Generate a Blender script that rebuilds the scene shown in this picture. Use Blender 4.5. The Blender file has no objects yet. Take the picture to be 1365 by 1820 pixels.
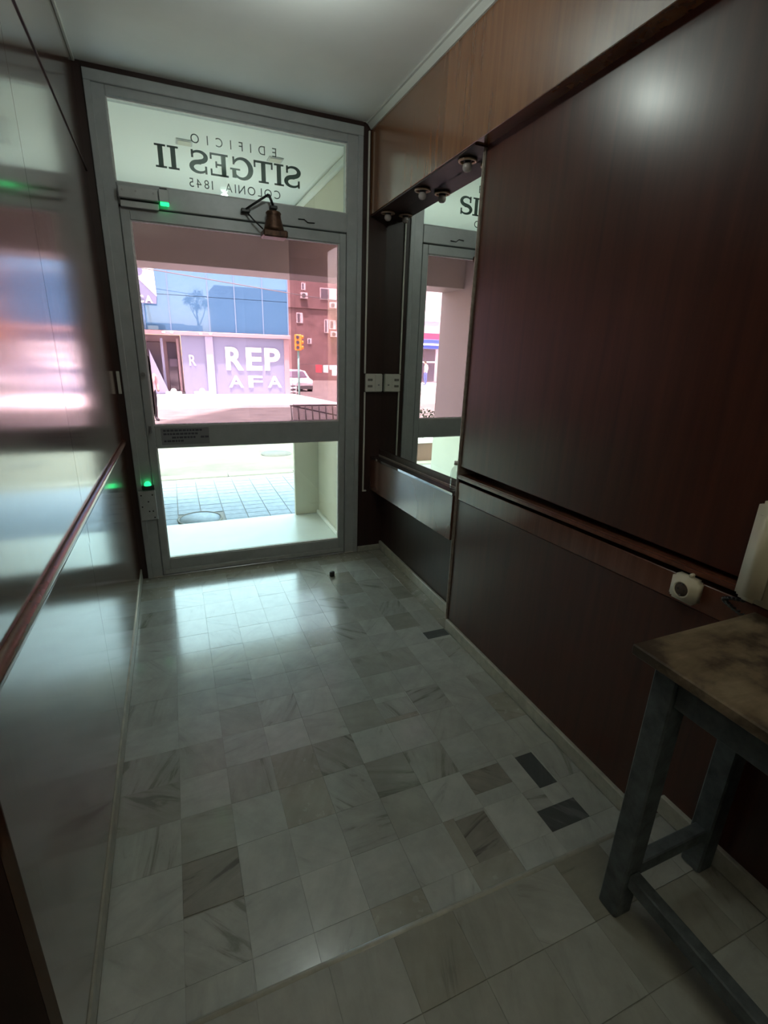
import bpy, bmesh, math, random
from mathutils import Vector, Matrix
random.seed(7)
SC = bpy.context.scene
COL = SC.collection
PI = math.pi

# ------------------------------------------------------------------ camera
FPX, YAW, PITCH, ROLL = 872.74, math.radians(23.171), math.radians(-18.512), math.radians(1.980)
CAM = Vector((0.2812, -3.1006, 1.4085))
cy, sy, cp, sp, cr, sr = math.cos(YAW), math.sin(YAW), math.cos(PITCH), math.sin(PITCH), math.cos(ROLL), math.sin(ROLL)
fwd = Vector((sy*cp, cy*cp, sp)); rgt = Vector((cy, -sy, 0)); upv = rgt.cross(fwd)
R_ = cr*rgt + sr*upv; U_ = -sr*rgt + cr*upv
cam_data = bpy.data.cameras.new('camera'); cam = bpy.data.objects.new('camera', cam_data); COL.objects.link(cam)
cam_data.sensor_fit = 'VERTICAL'; cam_data.sensor_height = 36.0; cam_data.lens = 36.0*FPX/1820.0
cam_data.clip_start = 0.02; cam_data.clip_end = 400
m = Matrix((R_, U_, -fwd)).transposed().to_4x4(); m.translation = CAM
cam.matrix_world = m
SC.camera = cam

# ------------------------------------------------------------------ world, sun, exposure
SKY_STRENGTH, SUN_STRENGTH, SUN_ELEV = 0.60, 9.5, math.radians(76)
SC.view_settings.view_transform = 'Standard'
SC.view_settings.look = 'None'
SC.view_settings.gamma = 1.0
SC.view_settings.exposure = 2.25
SC.view_settings.use_curve_mapping = False
w = bpy.data.worlds.new('sky'); SC.world = w; w.use_nodes = True
nt = w.node_tree; nt.nodes.clear()
sky = nt.nodes.new('ShaderNodeTexSky'); sky.sky_type = 'NISHITA'; sky.sun_disc = False
sun_travel = Vector((0.43*math.cos(SUN_ELEV), 0.90*math.cos(SUN_ELEV), -math.sin(SUN_ELEV))).normalized()
sky.sun_elevation = SUN_ELEV; sky.sun_rotation = math.atan2(-0.43, -0.90); sky.air_density = 1.0; sky.dust_density = 1.5
bg = nt.nodes.new('ShaderNodeBackground'); bg.inputs[1].default_value = SKY_STRENGTH
wo = nt.nodes.new('ShaderNodeOutputWorld')
wm = nt.nodes.new('ShaderNodeMix'); wm.data_type = 'RGBA'; wm.blend_type = 'MULTIPLY'; wm.inputs[0].default_value = 1.0; wm.inputs[7].default_value = (1.30, 1.04, 0.70, 1)
nt.links.new(sky.outputs[0], wm.inputs[6]); nt.links.new(wm.outputs[2], bg.inputs[0]); nt.links.new(bg.outputs[0], wo.inputs[0])
sd = bpy.data.lights.new('sun', 'SUN'); sd.energy = SUN_STRENGTH; sd.angle = math.radians(0.6); sd.color = (1.0, 0.96, 0.88)
so = bpy.data.objects.new('sun', sd); COL.objects.link(so)
so.rotation_euler = sun_travel.to_track_quat('-Z', 'Y').to_euler(); so.location = (-10, -20, 40)
LAMP_POWER, HALL_FILL_POWER = 1.3, 3.6

# ------------------------------------------------------------------ materials
def new_mat(name):
    mt = bpy.data.materials.new(name); mt.use_nodes = True
    nt = mt.node_tree; nt.nodes.clear()
    out = nt.nodes.new('ShaderNodeOutputMaterial'); b = nt.nodes.new('ShaderNodeBsdfPrincipled')
    nt.links.new(b.outputs[0], out.inputs[0])
    return mt, nt, b, out
def N(nt, t, **kw):
    n = nt.nodes.new(t)
    for k, v in kw.items():
        if hasattr(n, k): setattr(n, k, v)
    return n
def setin(n, d):
    for k, v in d.items(): n.inputs[k].default_value = v
def ramp(nt, src, stops):
    r = nt.nodes.new('ShaderNodeValToRGB'); e = r.color_ramp.elements
    while len(e) < len(stops): e.new(0.5)
    for i, (p, c) in enumerate(stops):
        e[i].position = p; e[i].color = (*c, 1) if len(c) == 3 else c
    nt.links.new(src, r.inputs[0]); return r
def objcoord(nt, scale=(1, 1, 1), rnd=True, geo=False):
    tc = nt.nodes.new('ShaderNodeTexCoord'); mp = nt.nodes.new('ShaderNodeMapping')
    mp.inputs['Scale'].default_value = scale
    if geo:
        g = nt.nodes.new('ShaderNodeNewGeometry'); nt.links.new(g.outputs['Position'], mp.inputs[0])
    else: nt.links.new(tc.outputs['Object'], mp.inputs[0])
    if rnd:
        oi = nt.nodes.new('ShaderNodeObjectInfo'); mu = nt.nodes.new('ShaderNodeMath'); mu.operation = 'MULTIPLY'; mu.inputs[1].default_value = 37.0
        nt.links.new(oi.outputs['Random'], mu.inputs[0])
        cb = nt.nodes.new('ShaderNodeCombineXYZ')
        for i in range(3): nt.links.new(mu.outputs[0], cb.inputs[i])
        nt.links.new(cb.outputs[0], mp.inputs['Location'])
    return mp
def plain(name, col, rough=0.5, metal=0.0, noise=0.0, nscale=20, bump=0.0, coat=0.0, spec=0.5):
    mt, nt, b, out = new_mat(name)
    setin(b, {'Base Color': (*col, 1), 'Roughness': rough, 'Metallic': metal, 'Coat Weight': coat, 'Specular IOR Level': spec})
    if noise > 0 or bump > 0:
        mp = objcoord(nt, (1, 1, 1)); nz = N(nt, 'ShaderNodeTexNoise'); setin(nz, {'Scale': nscale, 'Detail': 5.0, 'Roughness': 0.6})
        nt.links.new(mp.outputs[0], nz.inputs[0])
        if noise > 0:
            a = tuple(c*(1-noise) for c in col); bb = tuple(min(1, c*(1+noise)) for c in col)
            r = ramp(nt, nz.outputs[0], [(0.3, a), (0.7, bb)]); nt.links.new(r.outputs[0], b.inputs['Base Color'])
        if bump > 0:
            bp = N(nt, 'ShaderNodeBump'); setin(bp, {'Strength': bump, 'Distance': 0.01}); nt.links.new(nz.outputs[0], bp.inputs['Height']); nt.links.new(bp.outputs[0], b.inputs['Normal'])
    return mt
def wood(name, c1, c2, rough=0.22, coat=0.4, stretch=(30, 30, 1.6), wav=0.10):
    mt, nt, b, out = new_mat(name)
    mp = objcoord(nt, stretch); nz = N(nt, 'ShaderNodeTexNoise'); setin(nz, {'Scale': 1.0, 'Detail': 6.0, 'Roughness': 0.62, 'Distortion': 0.3})
    nt.links.new(mp.outputs[0], nz.inputs[0])
    r = ramp(nt, nz.outputs[0], [(0.28, c1), (0.72, c2)])
    mp2 = objcoord(nt, (stretch[0]*.05, stretch[1]*.05, stretch[2]*.6)); n2 = N(nt, 'ShaderNodeTexNoise'); setin(n2, {'Scale': 1.0, 'Detail': 3.0})
    nt.links.new(mp2.outputs[0], n2.inputs[0])
    mx = N(nt, 'ShaderNodeMix', data_type='RGBA', blend_type='MULTIPLY'); mx.inputs[0].default_value = 0.6
    r2 = ramp(nt, n2.outputs[0], [(0.1, (0.55, 0.50, 0.45)), (0.9, (1.2, 1.15, 1.1))])
    nt.links.new(r.outputs[0], mx.inputs[6]); nt.links.new(r2.outputs[0], mx.inputs[7]); nt.links.new(mx.outputs[2], b.inputs['Base Color'])
    rr = ramp(nt, n2.outputs[0], [(0.1, (rough*.75,)*3), (0.9, (rough*1.3,)*3)]); nt.links.new(rr.outputs[0], b.inputs['Roughness'])
    bp = N(nt, 'ShaderNodeBump'); setin(bp, {'Strength': wav, 'Distance': 0.004}); nt.links.new(nz.outputs[0], bp.inputs['Height'])
    nt.links.new(bp.outputs[0], b.inputs['Normal'])
    setin(b, {'Coat Weight': coat, 'Coat Roughness': rough*.75, 'Specular IOR Level': 0.5, 'Coat IOR': 1.7})
    return mt
def marble(name, base, vein, amount=0.35, rough=0.2, sharp=0.0, tint=0.14, vscale=1.0):
    """polished marble tile; veins differ from tile to tile through the object's random number"""
    mt, nt, b, out = new_mat(name)
    oi = N(nt, 'ShaderNodeObjectInfo')
    tc = N(nt, 'ShaderNodeTexCoord')
    rt = N(nt, 'ShaderNodeVectorRotate', rotation_type='Z_AXIS')
    ang = N(nt, 'ShaderNodeMath', operation='MULTIPLY'); ang.inputs[1].default_value = 9.0
    nt.links.new(oi.outputs['Random'], ang.inputs[0]); nt.links.new(ang.outputs[0], rt.inputs['Angle']); nt.links.new(tc.outputs['Object'], rt.inputs['Vector'])
    mu = N(nt, 'ShaderNodeMath', operation='MULTIPLY'); mu.inputs[1].default_value = 61.0; nt.links.new(oi.outputs['Random'], mu.inputs[0])
    cb = N(nt, 'ShaderNodeCombineXYZ'); nt.links.new(mu.outputs[0], cb.inputs[0]); nt.links.new(mu.outputs[0], cb.inputs[1])
    ad = N(nt, 'ShaderNodeVectorMath', operation='ADD'); nt.links.new(rt.outputs[0], ad.inputs[0]); nt.links.new(cb.outputs[0], ad.inputs[1])
    st = N(nt, 'ShaderNodeVectorMath', operation='MULTIPLY'); st.inputs[1].default_value = (3.0*vscale, 16.0*vscale, 4.0); nt.links.new(ad.outputs[0], st.inputs[0])
    n1 = N(nt, 'ShaderNodeTexNoise'); setin(n1, {'Scale': 1.0, 'Detail': 7.0, 'Roughness': 0.6, 'Distortion': 1.2}); nt.links.new(st.outputs[0], n1.inputs[0])
    vr = ramp(nt, n1.outputs[0], [(0.50 - amount*0.25, (0, 0, 0)), (0.66 - amount*0.2, (0.25, 0.25, 0.25)), (0.78 - amount*0.3, (1, 1, 1))])
    n2 = N(nt, 'ShaderNodeTexNoise'); setin(n2, {'Scale': 9.0, 'Detail': 6.0, 'Roughness': 0.65}); nt.links.new(ad.outputs[0], n2.inputs[0])
    b2 = tuple(c*0.78 for c in base)
    br = ramp(nt, n2.outputs[0], [(0.3, b2), (0.65, base)])
    mx = N(nt, 'ShaderNodeMix', data_type='RGBA'); nt.links.new(vr.outputs[0], mx.inputs[0]); nt.links.new(br.outputs[0], mx.inputs[6]); mx.inputs[7].default_value = (*vein, 1)
    # whole-tile tone
    tn = ramp(nt, oi.outputs['Random'], [(0.0, (1-tint*1.6, 1-tint*1.7, 1-tint*1.9)), (0.35, (1, 1, 1)), (0.7, (1-tint*.4, 1-tint*.35, 1-tint*.3)), (1.0, (1+tint*.5, 1+tint*.5, 1+tint*.5))])
    m2 = N(nt, 'ShaderNodeMix', data_type='RGBA', blend_type='MULTIPLY'); m2.inputs[0].default_value = 1.0
    nt.links.new(mx.outputs[2], m2.inputs[6]); nt.links.new(tn.outputs[0], m2.inputs[7]); nt.links.new(m2.outputs[2], b.inputs['Base Color'])
    n3 = N(nt, 'ShaderNodeTexNoise'); setin(n3, {'Scale': 30.0, 'Detail': 4.0}); nt.links.new(ad.outputs[0], n3.inputs[0])
    rr = ramp(nt, n3.outputs[0], [(0.3, (rough*.85,)*3), (0.7, (rough*1.2,)*3)]); nt.links.new(rr.outputs[0], b.inputs['Roughness'])
    setin(b, {'Coat Weight': 0.7, 'Coat Roughness': rough*.5, 'Coat IOR': 1.6})
    return mt
def glass(name, tint, refl=0.05, edge=0.5, rough=0.0):
    mt, nt, b, out = new_mat(name); nt.nodes.remove(b)
    tr = N(nt, 'ShaderNodeBsdfTransparent'); tr.inputs[0].default_value = (*[math.sqrt(c) for c in tint], 1)
    gl = N(nt, 'ShaderNodeBsdfGlossy'); setin(gl, {'Roughness': rough, 'Color': (0.9, 0.95, 0.93, 1)})
    lw = N(nt, 'ShaderNodeLayerWeight'); lw.inputs[0].default_value = 0.5
    pw = N(nt, 'ShaderNodeMath', operation='POWER'); pw.inputs[1].default_value = 5.0; nt.links.new(lw.outputs['Facing'], pw.inputs[0])
    ma = N(nt, 'ShaderNodeMath', operation='MULTIPLY_ADD'); ma.inputs[1].default_value = edge; ma.inputs[2].default_value = refl; nt.links.new(pw.outputs[0], ma.inputs[0])
    mx = N(nt, 'ShaderNodeMixShader'); nt.links.new(ma.outputs[0], mx.inputs[0]); nt.links.new(tr.outputs[0], mx.inputs[1]); nt.links.new(gl.outputs[0], mx.inputs[2])
    nt.links.new(mx.outputs[0], out.inputs[0]); return mt
def emit(name, col, s):
    mt, nt, b, out = new_mat(name); setin(b, {'Base Color': (*col, 1), 'Emission Color': (*col, 1), 'Emission Strength': s}); return mt

M = {}
M['wood'] = wood('mahogany varnish', (0.050, 0.014, 0.009), (0.095, 0.027, 0.015), 0.33, 0.15, wav=0.04)
M['wood_left'] = wood('mahogany varnish left', (0.050, 0.018, 0.011), (0.110, 0.042, 0.022), 0.16, 0.9, wav=0.12)
M['wood_head'] = wood('orange mahogany varnish', (0.150, 0.055, 0.018), (0.260, 0.105, 0.038), 0.24, 0.8)
M['wood_trim'] = wood('reddish trim wood', (0.11, 0.036, 0.022), (0.19, 0.070, 0.042), 0.22, 0.5)
M['wood_dark'] = wood('dark jamb wood', (0.020, 0.008, 0.007), (0.040, 0.016, 0.012), 0.45, 0.0)
M['lacquer'] = wood('polished dark ledge', (0.022, 0.010, 0.009), (0.040, 0.016, 0.012), 0.06, 1.0, wav=0.0)
mt, nt_, b_, o_ = new_mat('smoked glass shelf'); setin(b_, {'Base Color': (0.42, 0.40, 0.40, 1), 'Metallic': 0.9, 'Roughness': 0.03}); M['lacquer'] = mt
M['wood_fascia'] = wood('smooth reddish board', (0.10, 0.036, 0.024), (0.15, 0.060, 0.040), 0.26, 0.8, wav=0.015)
M['gap'] = plain('dark joint', (0.006, 0.005, 0.005), 0.7)
M['edge'] = plain('worn pale edge moulding', (0.33, 0.28, 0.24), 0.35, noise=0.25, nscale=40)
M['ceiling'] = plain('ceiling paint', (0.88, 0.90, 0.88), 0.55, noise=0.03, nscale=3)
M['white_trim'] = plain('white painted moulding', (0.55, 0.56, 0.53), 0.45)
M['alu'] = plain('grey anodised aluminium', (0.40, 0.42, 0.425), 0.42, metal=0.15, noise=0.08, nscale=14)
M['alu2'] = plain('grey aluminium plate', (0.46, 0.48, 0.48), 0.38, metal=0.2, noise=0.08, nscale=20)
M['gasket'] = plain('pale sealant', (0.62, 0.62, 0.60), 0.6, noise=0.15, nscale=60)
M['black'] = plain('black plastic', (0.012, 0.012, 0.013), 0.4)
M['bronze'] = plain('worn bronze casting', (0.10, 0.050, 0.030), 0.45, metal=0.5, noise=0.5, nscale=35, bump=0.2)
M['steel'] = plain('dull steel', (0.35, 0.35, 0.36), 0.3, metal=0.9)
M['pvc'] = plain('white pvc', (0.62, 0.60, 0.54), 0.4)
M['cream'] = plain('cream plastic', (0.62, 0.57, 0.44), 0.35, noise=0.04, nscale=8)
M['ink'] = plain('dark grey sign vinyl', (0.045, 0.065, 0.062), 0.5)
M['sticker'] = plain('grey notice plate', (0.23, 0.235, 0.25), 0.5)
M['sticker_ink'] = plain('notice print', (0.07, 0.07, 0.09), 0.6)
M['led'] = emit('green indicator', (0.02, 1.0, 0.25), 0.4)
M['clear'] = glass('clear greenish glass', (0.80, 0.985, 0.91), 0.04, 0.45)
M['pink'] = glass('pink film glass', (0.385, 0.265, 0.33), 0.008, 0.15)
M['tint'] = glass('dusty shop window glass', (0.62, 0.56, 0.58), 0.05, 0.35)
M['pet'] = glass('clear bottle plastic', (0.80, 0.84, 0.82), 0.16, 0.7, 0.05)
mt, nt_, b_, o_ = new_mat('mirror silver'); setin(b_, {'Base Color': (0.86, 0.90, 0.87, 1), 'Metallic': 1.0, 'Roughness': 0.0}); M['mirror'] = mt
M['tile'] = marble('white marble', (0.46, 0.475, 0.445), (0.30, 0.31, 0.285), 0.20, 0.22)
M['tile_vein'] = marble('veined marble', (0.43, 0.44, 0.41), (0.22, 0.225, 0.20), 0.45, 0.22)
M['tile_tan'] = marble('tan marble', (0.37, 0.36, 0.31), (0.24, 0.23, 0.19), 0.3, 0.24)
M['tile_dark'] = marble('dark grey marble', (0.075, 0.085, 0.085), (0.14, 0.15, 0.15), 0.5, 0.2, tint=0.05)
M['tile_brown'] = marble('brown veined marble', (0.30, 0.285, 0.25), (0.12, 0.115, 0.10), 0.5, 0.22, tint=0.05)
M['tile_up'] = marble('worn marble', (0.38, 0.385, 0.35), (0.22, 0.22, 0.19), 0.25, 0.5)
M['tile_up_tan'] = marble('worn tan marble', (0.33, 0.325, 0.28), (0.17, 0.165, 0.14), 0.35, 0.5)
for k_ in ('tile_up', 'tile_up_tan'):
    for n_ in M[k_].node_tree.nodes:
        if n_.type == 'BSDF_PRINCIPLED': n_.inputs['Coat Weight'].default_value = 0.0
M['grout'] = plain('grout', (0.27, 0.27, 0.24), 0.7, noise=0.2, nscale=30)
M['base'] = plain('cream marble skirting', (0.40, 0.39, 0.33), 0.3, noise=0.18, nscale=25)
M['table_top'] = wood('worn bare tabletop', (0.12, 0.085, 0.05), (0.30, 0.25, 0.18), 0.55, 0.0, (6, 22, 22), 0.3)
nt_ = M['table_top'].node_tree; b_ = [n for n in nt_.nodes if n.type == 'BSDF_PRINCIPLED'][0]; src_ = b_.inputs['Base Color'].links[0].from_socket
mp_ = objcoord(nt_, (1, 1, 1)); nz_ = N(nt_, 'ShaderNodeTexNoise'); setin(nz_, {'Scale': 7.0, 'Detail': 5.0, 'Roughness': 0.6}); nt_.links.new(mp_.outputs[0], nz_.inputs[0])
rp_ = ramp(nt_, nz_.outputs[0], [(0.40, (0.28, 0.24, 0.22)), (0.50, (0.85, 0.80, 0.75)), (0.62, (1.1, 1.1, 1.05))])
mm_ = N(nt_, 'ShaderNodeMix', data_type='RGBA', blend_type='MULTIPLY'); mm_.inputs[0].default_value = 1.0
nt_.links.new(src_, mm_.inputs[6]); nt_.links.new(rp_.outputs[0], mm_.inputs[7]); nt_.links.new(mm_.outputs[2], b_.inputs['Base Color'])
M['table_leg'] = plain('chipped blue grey paint', (0.075, 0.088, 0.094), 0.55, noise=0.45, nscale=26, bump=0.25)
M['lamp_bulb'] = plain('frosted unlit bulb', (0.36, 0.31, 0.29), 0.25)
M['brass'] = plain('brass ring', (0.55, 0.42, 0.30), 0.28, metal=0.9)
M['lamp_on'] = emit('lit opal glass', (0.86, 1.0, 0.93), 0.6)
M['porch'] = plain('cream porch plaster', (0.66, 0.63, 0.52), 0.5, noise=0.05, nscale=4)
M['porch_shaded'] = plain('shaded cream porch plaster', (0.40, 0.38, 0.33), 0.55, noise=0.04, nscale=4)  # porch cream darkened to cut this wall's brightness; lighting put into its colour
M['porch_ceiling'] = plain('white porch ceiling', (0.92, 0.92, 0.88), 0.6)
M['porch_floor'] = plain('white porch marble', (0.80, 0.84, 0.82), 0.28, noise=0.06, nscale=4)
M['paver'] = plain('grey pavement tile', (0.235, 0.285, 0.36), 0.8, noise=0.15, nscale=20)
M['paver_base'] = plain('pavement bedding', (0.22, 0.22, 0.23), 0.9)
M['kerb'] = plain('kerb stone', (0.28, 0.28, 0.26), 0.8, noise=0.1, nscale=8)
M['road'] = plain('worn asphalt', (0.145, 0.141, 0.125), 0.85, noise=0.25, nscale=1.6)
M['far_walk'] = plain('pale concrete walk', (0.72, 0.69, 0.66), 0.8, noise=0.06, nscale=1)
M['iron'] = plain('cast iron', (0.10, 0.10, 0.10), 0.6, noise=0.2, nscale=20)
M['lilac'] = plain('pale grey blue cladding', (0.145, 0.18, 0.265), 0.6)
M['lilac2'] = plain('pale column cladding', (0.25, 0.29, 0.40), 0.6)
M['fascia'] = plain('salmon fascia metal', (0.28, 0.21, 0.22), 0.5)
M['letter_white'] = plain('white letters', (0.95, 0.95, 0.95), 0.5)
mt, nt_, b_, o_ = new_mat('blue curtain wall glass'); setin(b_, {'Base Color': (0.10, 0.30, 0.42, 1), 'Roughness': 0.02, 'Metallic': 0.35, 'Specular IOR Level': 0.5}); b_.inputs['Base Color'].default_value = (0.075, 0.20, 0.33, 1); M['curtain'] = mt
M['mullion'] = plain('curtain wall mullion', (0.12, 0.22, 0.32), 0.5)
M['dark_glass'] = plain('dark shop glass', (0.10, 0.09, 0.12), 0.1)
M['brick'] = plain('dull red brick facade', (0.20, 0.13, 0.125), 0.85, noise=0.2, nscale=1.2)
M['facade_grey'] = plain('grey render', (0.38, 0.36, 0.35), 0.85, noise=0.1, nscale=0.5)
M['facade_pink'] = plain('pale facade', (0.62, 0.56, 0.56), 0.8)
M['awning'] = plain('blue awning', (0.05, 0.10, 0.40), 0.6)
M['red'] = plain('red fascia', (0.55, 0.08, 0.14), 0.6)
M['orange'] = plain('orange signal housing', (0.85, 0.33, 0.05), 0.5)
M['green_pole'] = plain('green painted pole', (0.20, 0.45, 0.38), 0.5)
M['car'] = plain('white car paint', (0.78, 0.78, 0.80), 0.2, coat=0.5)
M['rubber'] = plain('tyre rubber', (0.02, 0.02, 0.02), 0.8)
M['shirt'] = plain('pale pink shirt', (0.75, 0.55, 0.55), 0.8)
M['shirt2'] = plain('pale yellow shirt', (0.75, 0.70, 0.58), 0.8)
M['trouser'] = plain('black trousers', (0.02, 0.02, 0.025), 0.8)
M['jeans'] = plain('blue jeans', (0.10, 0.14, 0.36), 0.8)
M['skin'] = plain('skin', (0.50, 0.32, 0.25), 0.6)
M['hair'] = plain('hair', (0.04, 0.03, 0.025), 0.7)
M['leaf'] = plain('hedge leaves', (0.05, 0.11, 0.05), 0.6, noise=0.4, nscale=15)
M['bark'] = plain('bark', (0.07, 0.05, 0.04), 0.9)
M['terracotta'] = plain('brown planter render', (0.28, 0.17, 0.14), 0.8)
M['cloth_white'] = plain('white cloth', (0.85, 0.85, 0.85), 0.8)
M['cloth_red'] = plain('red cloth', (0.80, 0.10, 0.12), 0.8)

# ------------------------------------------------------------------ builders
def wloc(p):
    v = Vector((0, 0, 0))
    while p is not None: v = v + p.location; p = p.parent
    return v
def tag(o, label=None, cat=None, group=None, kind=None):
    if label: o['label'] = label
    if cat: o['category'] = cat
    if group: o['group'] = group
    if kind: o['kind'] = kind
    return o
def root(name, loc, label=None, cat=None, group=None, kind=None):
    o = bpy.data.objects.new(name, None); o.empty_display_size = 0.05; COL.objects.link(o); o.location = loc
    return tag(o, label, cat, group, kind)
def link(name, me, mat, parent=None, loc=(0, 0, 0)):
    o = bpy.data.objects.new(name, me); COL.objects.link(o)
    if mat is not None and not me.materials: me.materials.append(M[mat] if isinstance(mat, str) else mat)
    o.parent = parent
    o.location = Vector(loc) - (wloc(parent) if parent else Vector((0, 0, 0)))
    return o
def bm_mesh(name, bm, smooth=False):
    bmesh.ops.recalc_face_normals(bm, faces=bm.faces)
    me = bpy.data.meshes.new(name); bm.to_mesh(me); bm.free()
    if smooth:
        for p in me.polygons: p.use_smooth = True
    return me
def bm_box(bm, c, s, mat=None):
    r = bmesh.ops.create_cube(bm, size=1.0)
    for v in r['verts']:
        v.co = Vector((v.co.x*s[0], v.co.y*s[1], v.co.z*s[2]))
        if mat is not None: v.co = mat @ v.co
        v.co += Vector(c)
    return r['verts']
def box(name, x0, x1, y0, y1, z0, z1, mat, parent=None, bev=0.002, slo=0.0, shi=0.0, seg=1):
    """axis box in world coordinates; slo/shi: rise of bottom/top per metre towards the camera (-y)"""
    c = Vector(((x0+x1)/2, (y0+y1)/2, (z0+z1)/2))
    bm = bmesh.new(); bm_box(bm, (0, 0, 0), (abs(x1-x0), abs(y1-y0), abs(z1-z0)))
    if slo or shi:
        for v in bm.verts:
            y = v.co.y + c.y; v.co.z += (shi if v.co.z > 0 else slo)*(-y)
    if bev > 0:
        bmesh.ops.bevel(bm, geom=list(bm.edges), offset=min(bev, 0.45*min(abs(x1-x0), abs(y1-y0), abs(z1-z0))), segments=seg, affect='EDGES')
    return link(name, bm_mesh(name, bm), mat, parent, c)
def cyl_bm(bm, p0, p1, r0, r1=None, n=20):
    r1 = r0 if r1 is None else r1
    p0, p1 = Vector(p0), Vector(p1); d = p1-p0
    q = d.to_track_quat('Z', 'Y').to_matrix().to_4x4()
    r = bmesh.ops.create_cone(bm, cap_ends=True, segments=n, radius1=r0, radius2=r1, depth=d.length)
    for v in r['verts']: v.co = (q @ v.co) + (p0+p1)/2
def cyl(name, p0, p1, r0, mat, parent=None, r1=None, n=20, smooth=True):
    p0, p1 = Vector(p0), Vector(p1); c = (p0+p1)/2
    bm = bmesh.new(); cyl_bm(bm, p0-c, p1-c, r0, r1, n)
    me = bm_mesh(name, bm)
    if smooth:
        for p in me.polygons: p.use_smooth = len(p.vertices) == 4
    return link(name, me, mat, parent, c)
def lathe(name, prof, axis_loc, mat, parent=None, n=24, axis='Z', rot=None):
    bm = bmesh.new(); rings = []
    for r, z in prof:
        if r < 1e-6: rings.append([bm.verts.new((0, 0, z))])
        else: rings.append([bm.verts.new((r*math.cos(2*PI*i/n), r*math.sin(2*PI*i/n), z)) for i in range(n)])
    for a, b in zip(rings, rings[1:]):
        for i in range(n):
            j = (i+1) % n
            if len(a) == 1 and len(b) == 1: continue
            if len(a) == 1: bm.faces.new((a[0], b[i], b[j]))
            elif len(b) == 1: bm.faces.new((a[i], a[j], b[0]))
            else: bm.faces.new((a[i], a[j], b[j], b[i]))
    if rot is not None:
        for v in bm.verts: v.co = rot @ v.co
    return link(name, bm_mesh(name, bm, True), mat, parent, axis_loc)
def tube(name, pts, rad, mat, parent=None, n=8):
    pts = [Vector(p) for p in pts]; c = pts[0].copy(); bm = bmesh.new(); rings = []
    for i, p in enumerate(pts):
        d = (pts[min(i+1, len(pts)-1)] - pts[max(i-1, 0)]).normalized()
        a = d.orthogonal().normalized() if i == 0 else (ra - ra.dot(d)*d).normalized()
        ra = a; b = d.cross(a)
        rr = rad[i] if isinstance(rad, (list, tuple)) else rad
        rings.append([bm.verts.new(p - c + rr*(math.cos(2*PI*k/n)*a + math.sin(2*PI*k/n)*b)) for k in range(n)])
    for A, B in zip(rings, rings[1:]):
        for k in range(n): bm.faces.new((A[k], A[(k+1) % n], B[(k+1) % n], B[k]))
    bm.faces.new(rings[0]); bm.faces.new(rings[-1])
    return link(name, bm_mesh(name, bm, True), mat, parent, c)
def prism(name, poly, y0, y1, mat, parent=None):
    """polygon in world (x, z), extruded from y0 to y1"""
    cx = sum(p[0] for p in poly)/len(poly); cz = sum(p[1] for p in poly)/len(poly); cyy = (y0+y1)/2
    bm = bmesh.new()
    a = [bm.verts.new((p[0]-cx, y0-cyy, p[1]-cz)) for p in poly]; b = [bm.verts.new((p[0]-cx, y1-cyy, p[1]-cz)) for p in poly]
    bm.faces.new(a); bm.faces.new(list(reversed(b)))
    n = len(poly)
    for i in range(n): bm.faces.new((a[i], b[i], b[(i+1) % n], a[(i+1) % n]))
    return link(name, bm_mesh(name, bm), mat, parent, (cx, cyy, cz))
def frame_ring(name, x0, x1, z0, z1, t, y0, y1, mat, parent):
    """rectangular ring of width t inside the given rectangle"""
    bm = bmesh.new(); cx, cz, cyy = (x0+x1)/2, (z0+z1)/2, (y0+y1)/2
    hx, hz, hy = (x1-x0)/2, (z1-z0)/2, (y1-y0)/2
    bm_box(bm, (0, 0, hz-t/2), (2*hx, 2*hy, t)); bm_box(bm, (0, 0, -hz+t/2), (2*hx, 2*hy, t))
    bm_box(bm, (hx-t/2, 0, 0), (t, 2*hy, 2*hz-2*t)); bm_box(bm, (-hx+t/2, 0, 0), (t, 2*hy, 2*hz-2*t))
    return link(name, bm_mesh(name, bm), mat, parent, (cx, cyy, cz))
def glyph(name, ch, height, x, y, z, mat, parent, mirrored=False, thick=0.002, weight=0.0, depth_dir=1, width=None):
    """one letter from the built-in font, standing in the xz plane. (x, z): lower left of the letter as it is read"""
    cu = bpy.data.curves.new(name, 'FONT'); cu.body = ch; cu.size = 1.0; cu.extrude = 0.01; cu.offset = weight
    t = bpy.data.objects.new('tmp', cu); COL.objects.link(t)
    dg = bpy.context.evaluated_depsgraph_get(); me = bpy.data.meshes.new_from_object(t.evaluated_get(dg))
    bpy.data.objects.remove(t); bpy.data.curves.remove(cu)
    xs = [v.co.x for v in me.vertices]; ys = [v.co.y for v in me.vertices]
    x0, x1, y0 = min(xs), max(xs), min(ys); h = 0.73
    sx = height/h if width is None else width/(x1-x0)
    s = -1 if mirrored else 1
    for v in me.vertices:
        u = (v.co.x-x0)*sx; q = (v.co.y - y0)*height/(max(ys)-y0); d = v.co.z/0.01*thick/2
        v.co = (s*u, d, q)
    me.materials.clear()
    if not mirrored: me.flip_normals() if hasattr(me, 'flip_normals') else None
    o = link(name, me, mat, parent, (x, y, z))
    return o, (x1-x0)*sx
def ribbon_mesh(strokes):
    """strokes: list of (points, widths) -> list of quads polygons in 2D"""
    quads = []
    for pts, ws in strokes:
        n = len(pts); L = []
        for i in range(n):
            a = Vector(pts[max(i-1, 0)]); b = Vector(pts[min(i+1, n-1)]); d = (b-a).normalized(); nn = Vector((-d.y, d.x))
            wv = ws[i] if isinstance(ws, (list, tuple)) else ws
            L.append((Vector(pts[i])+nn*wv/2, Vector(pts[i])-nn*wv/2))
        for (a, b), (c, d) in zip(L, L[1:]): quads.append((a, b, d, c))
    return quads
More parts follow.
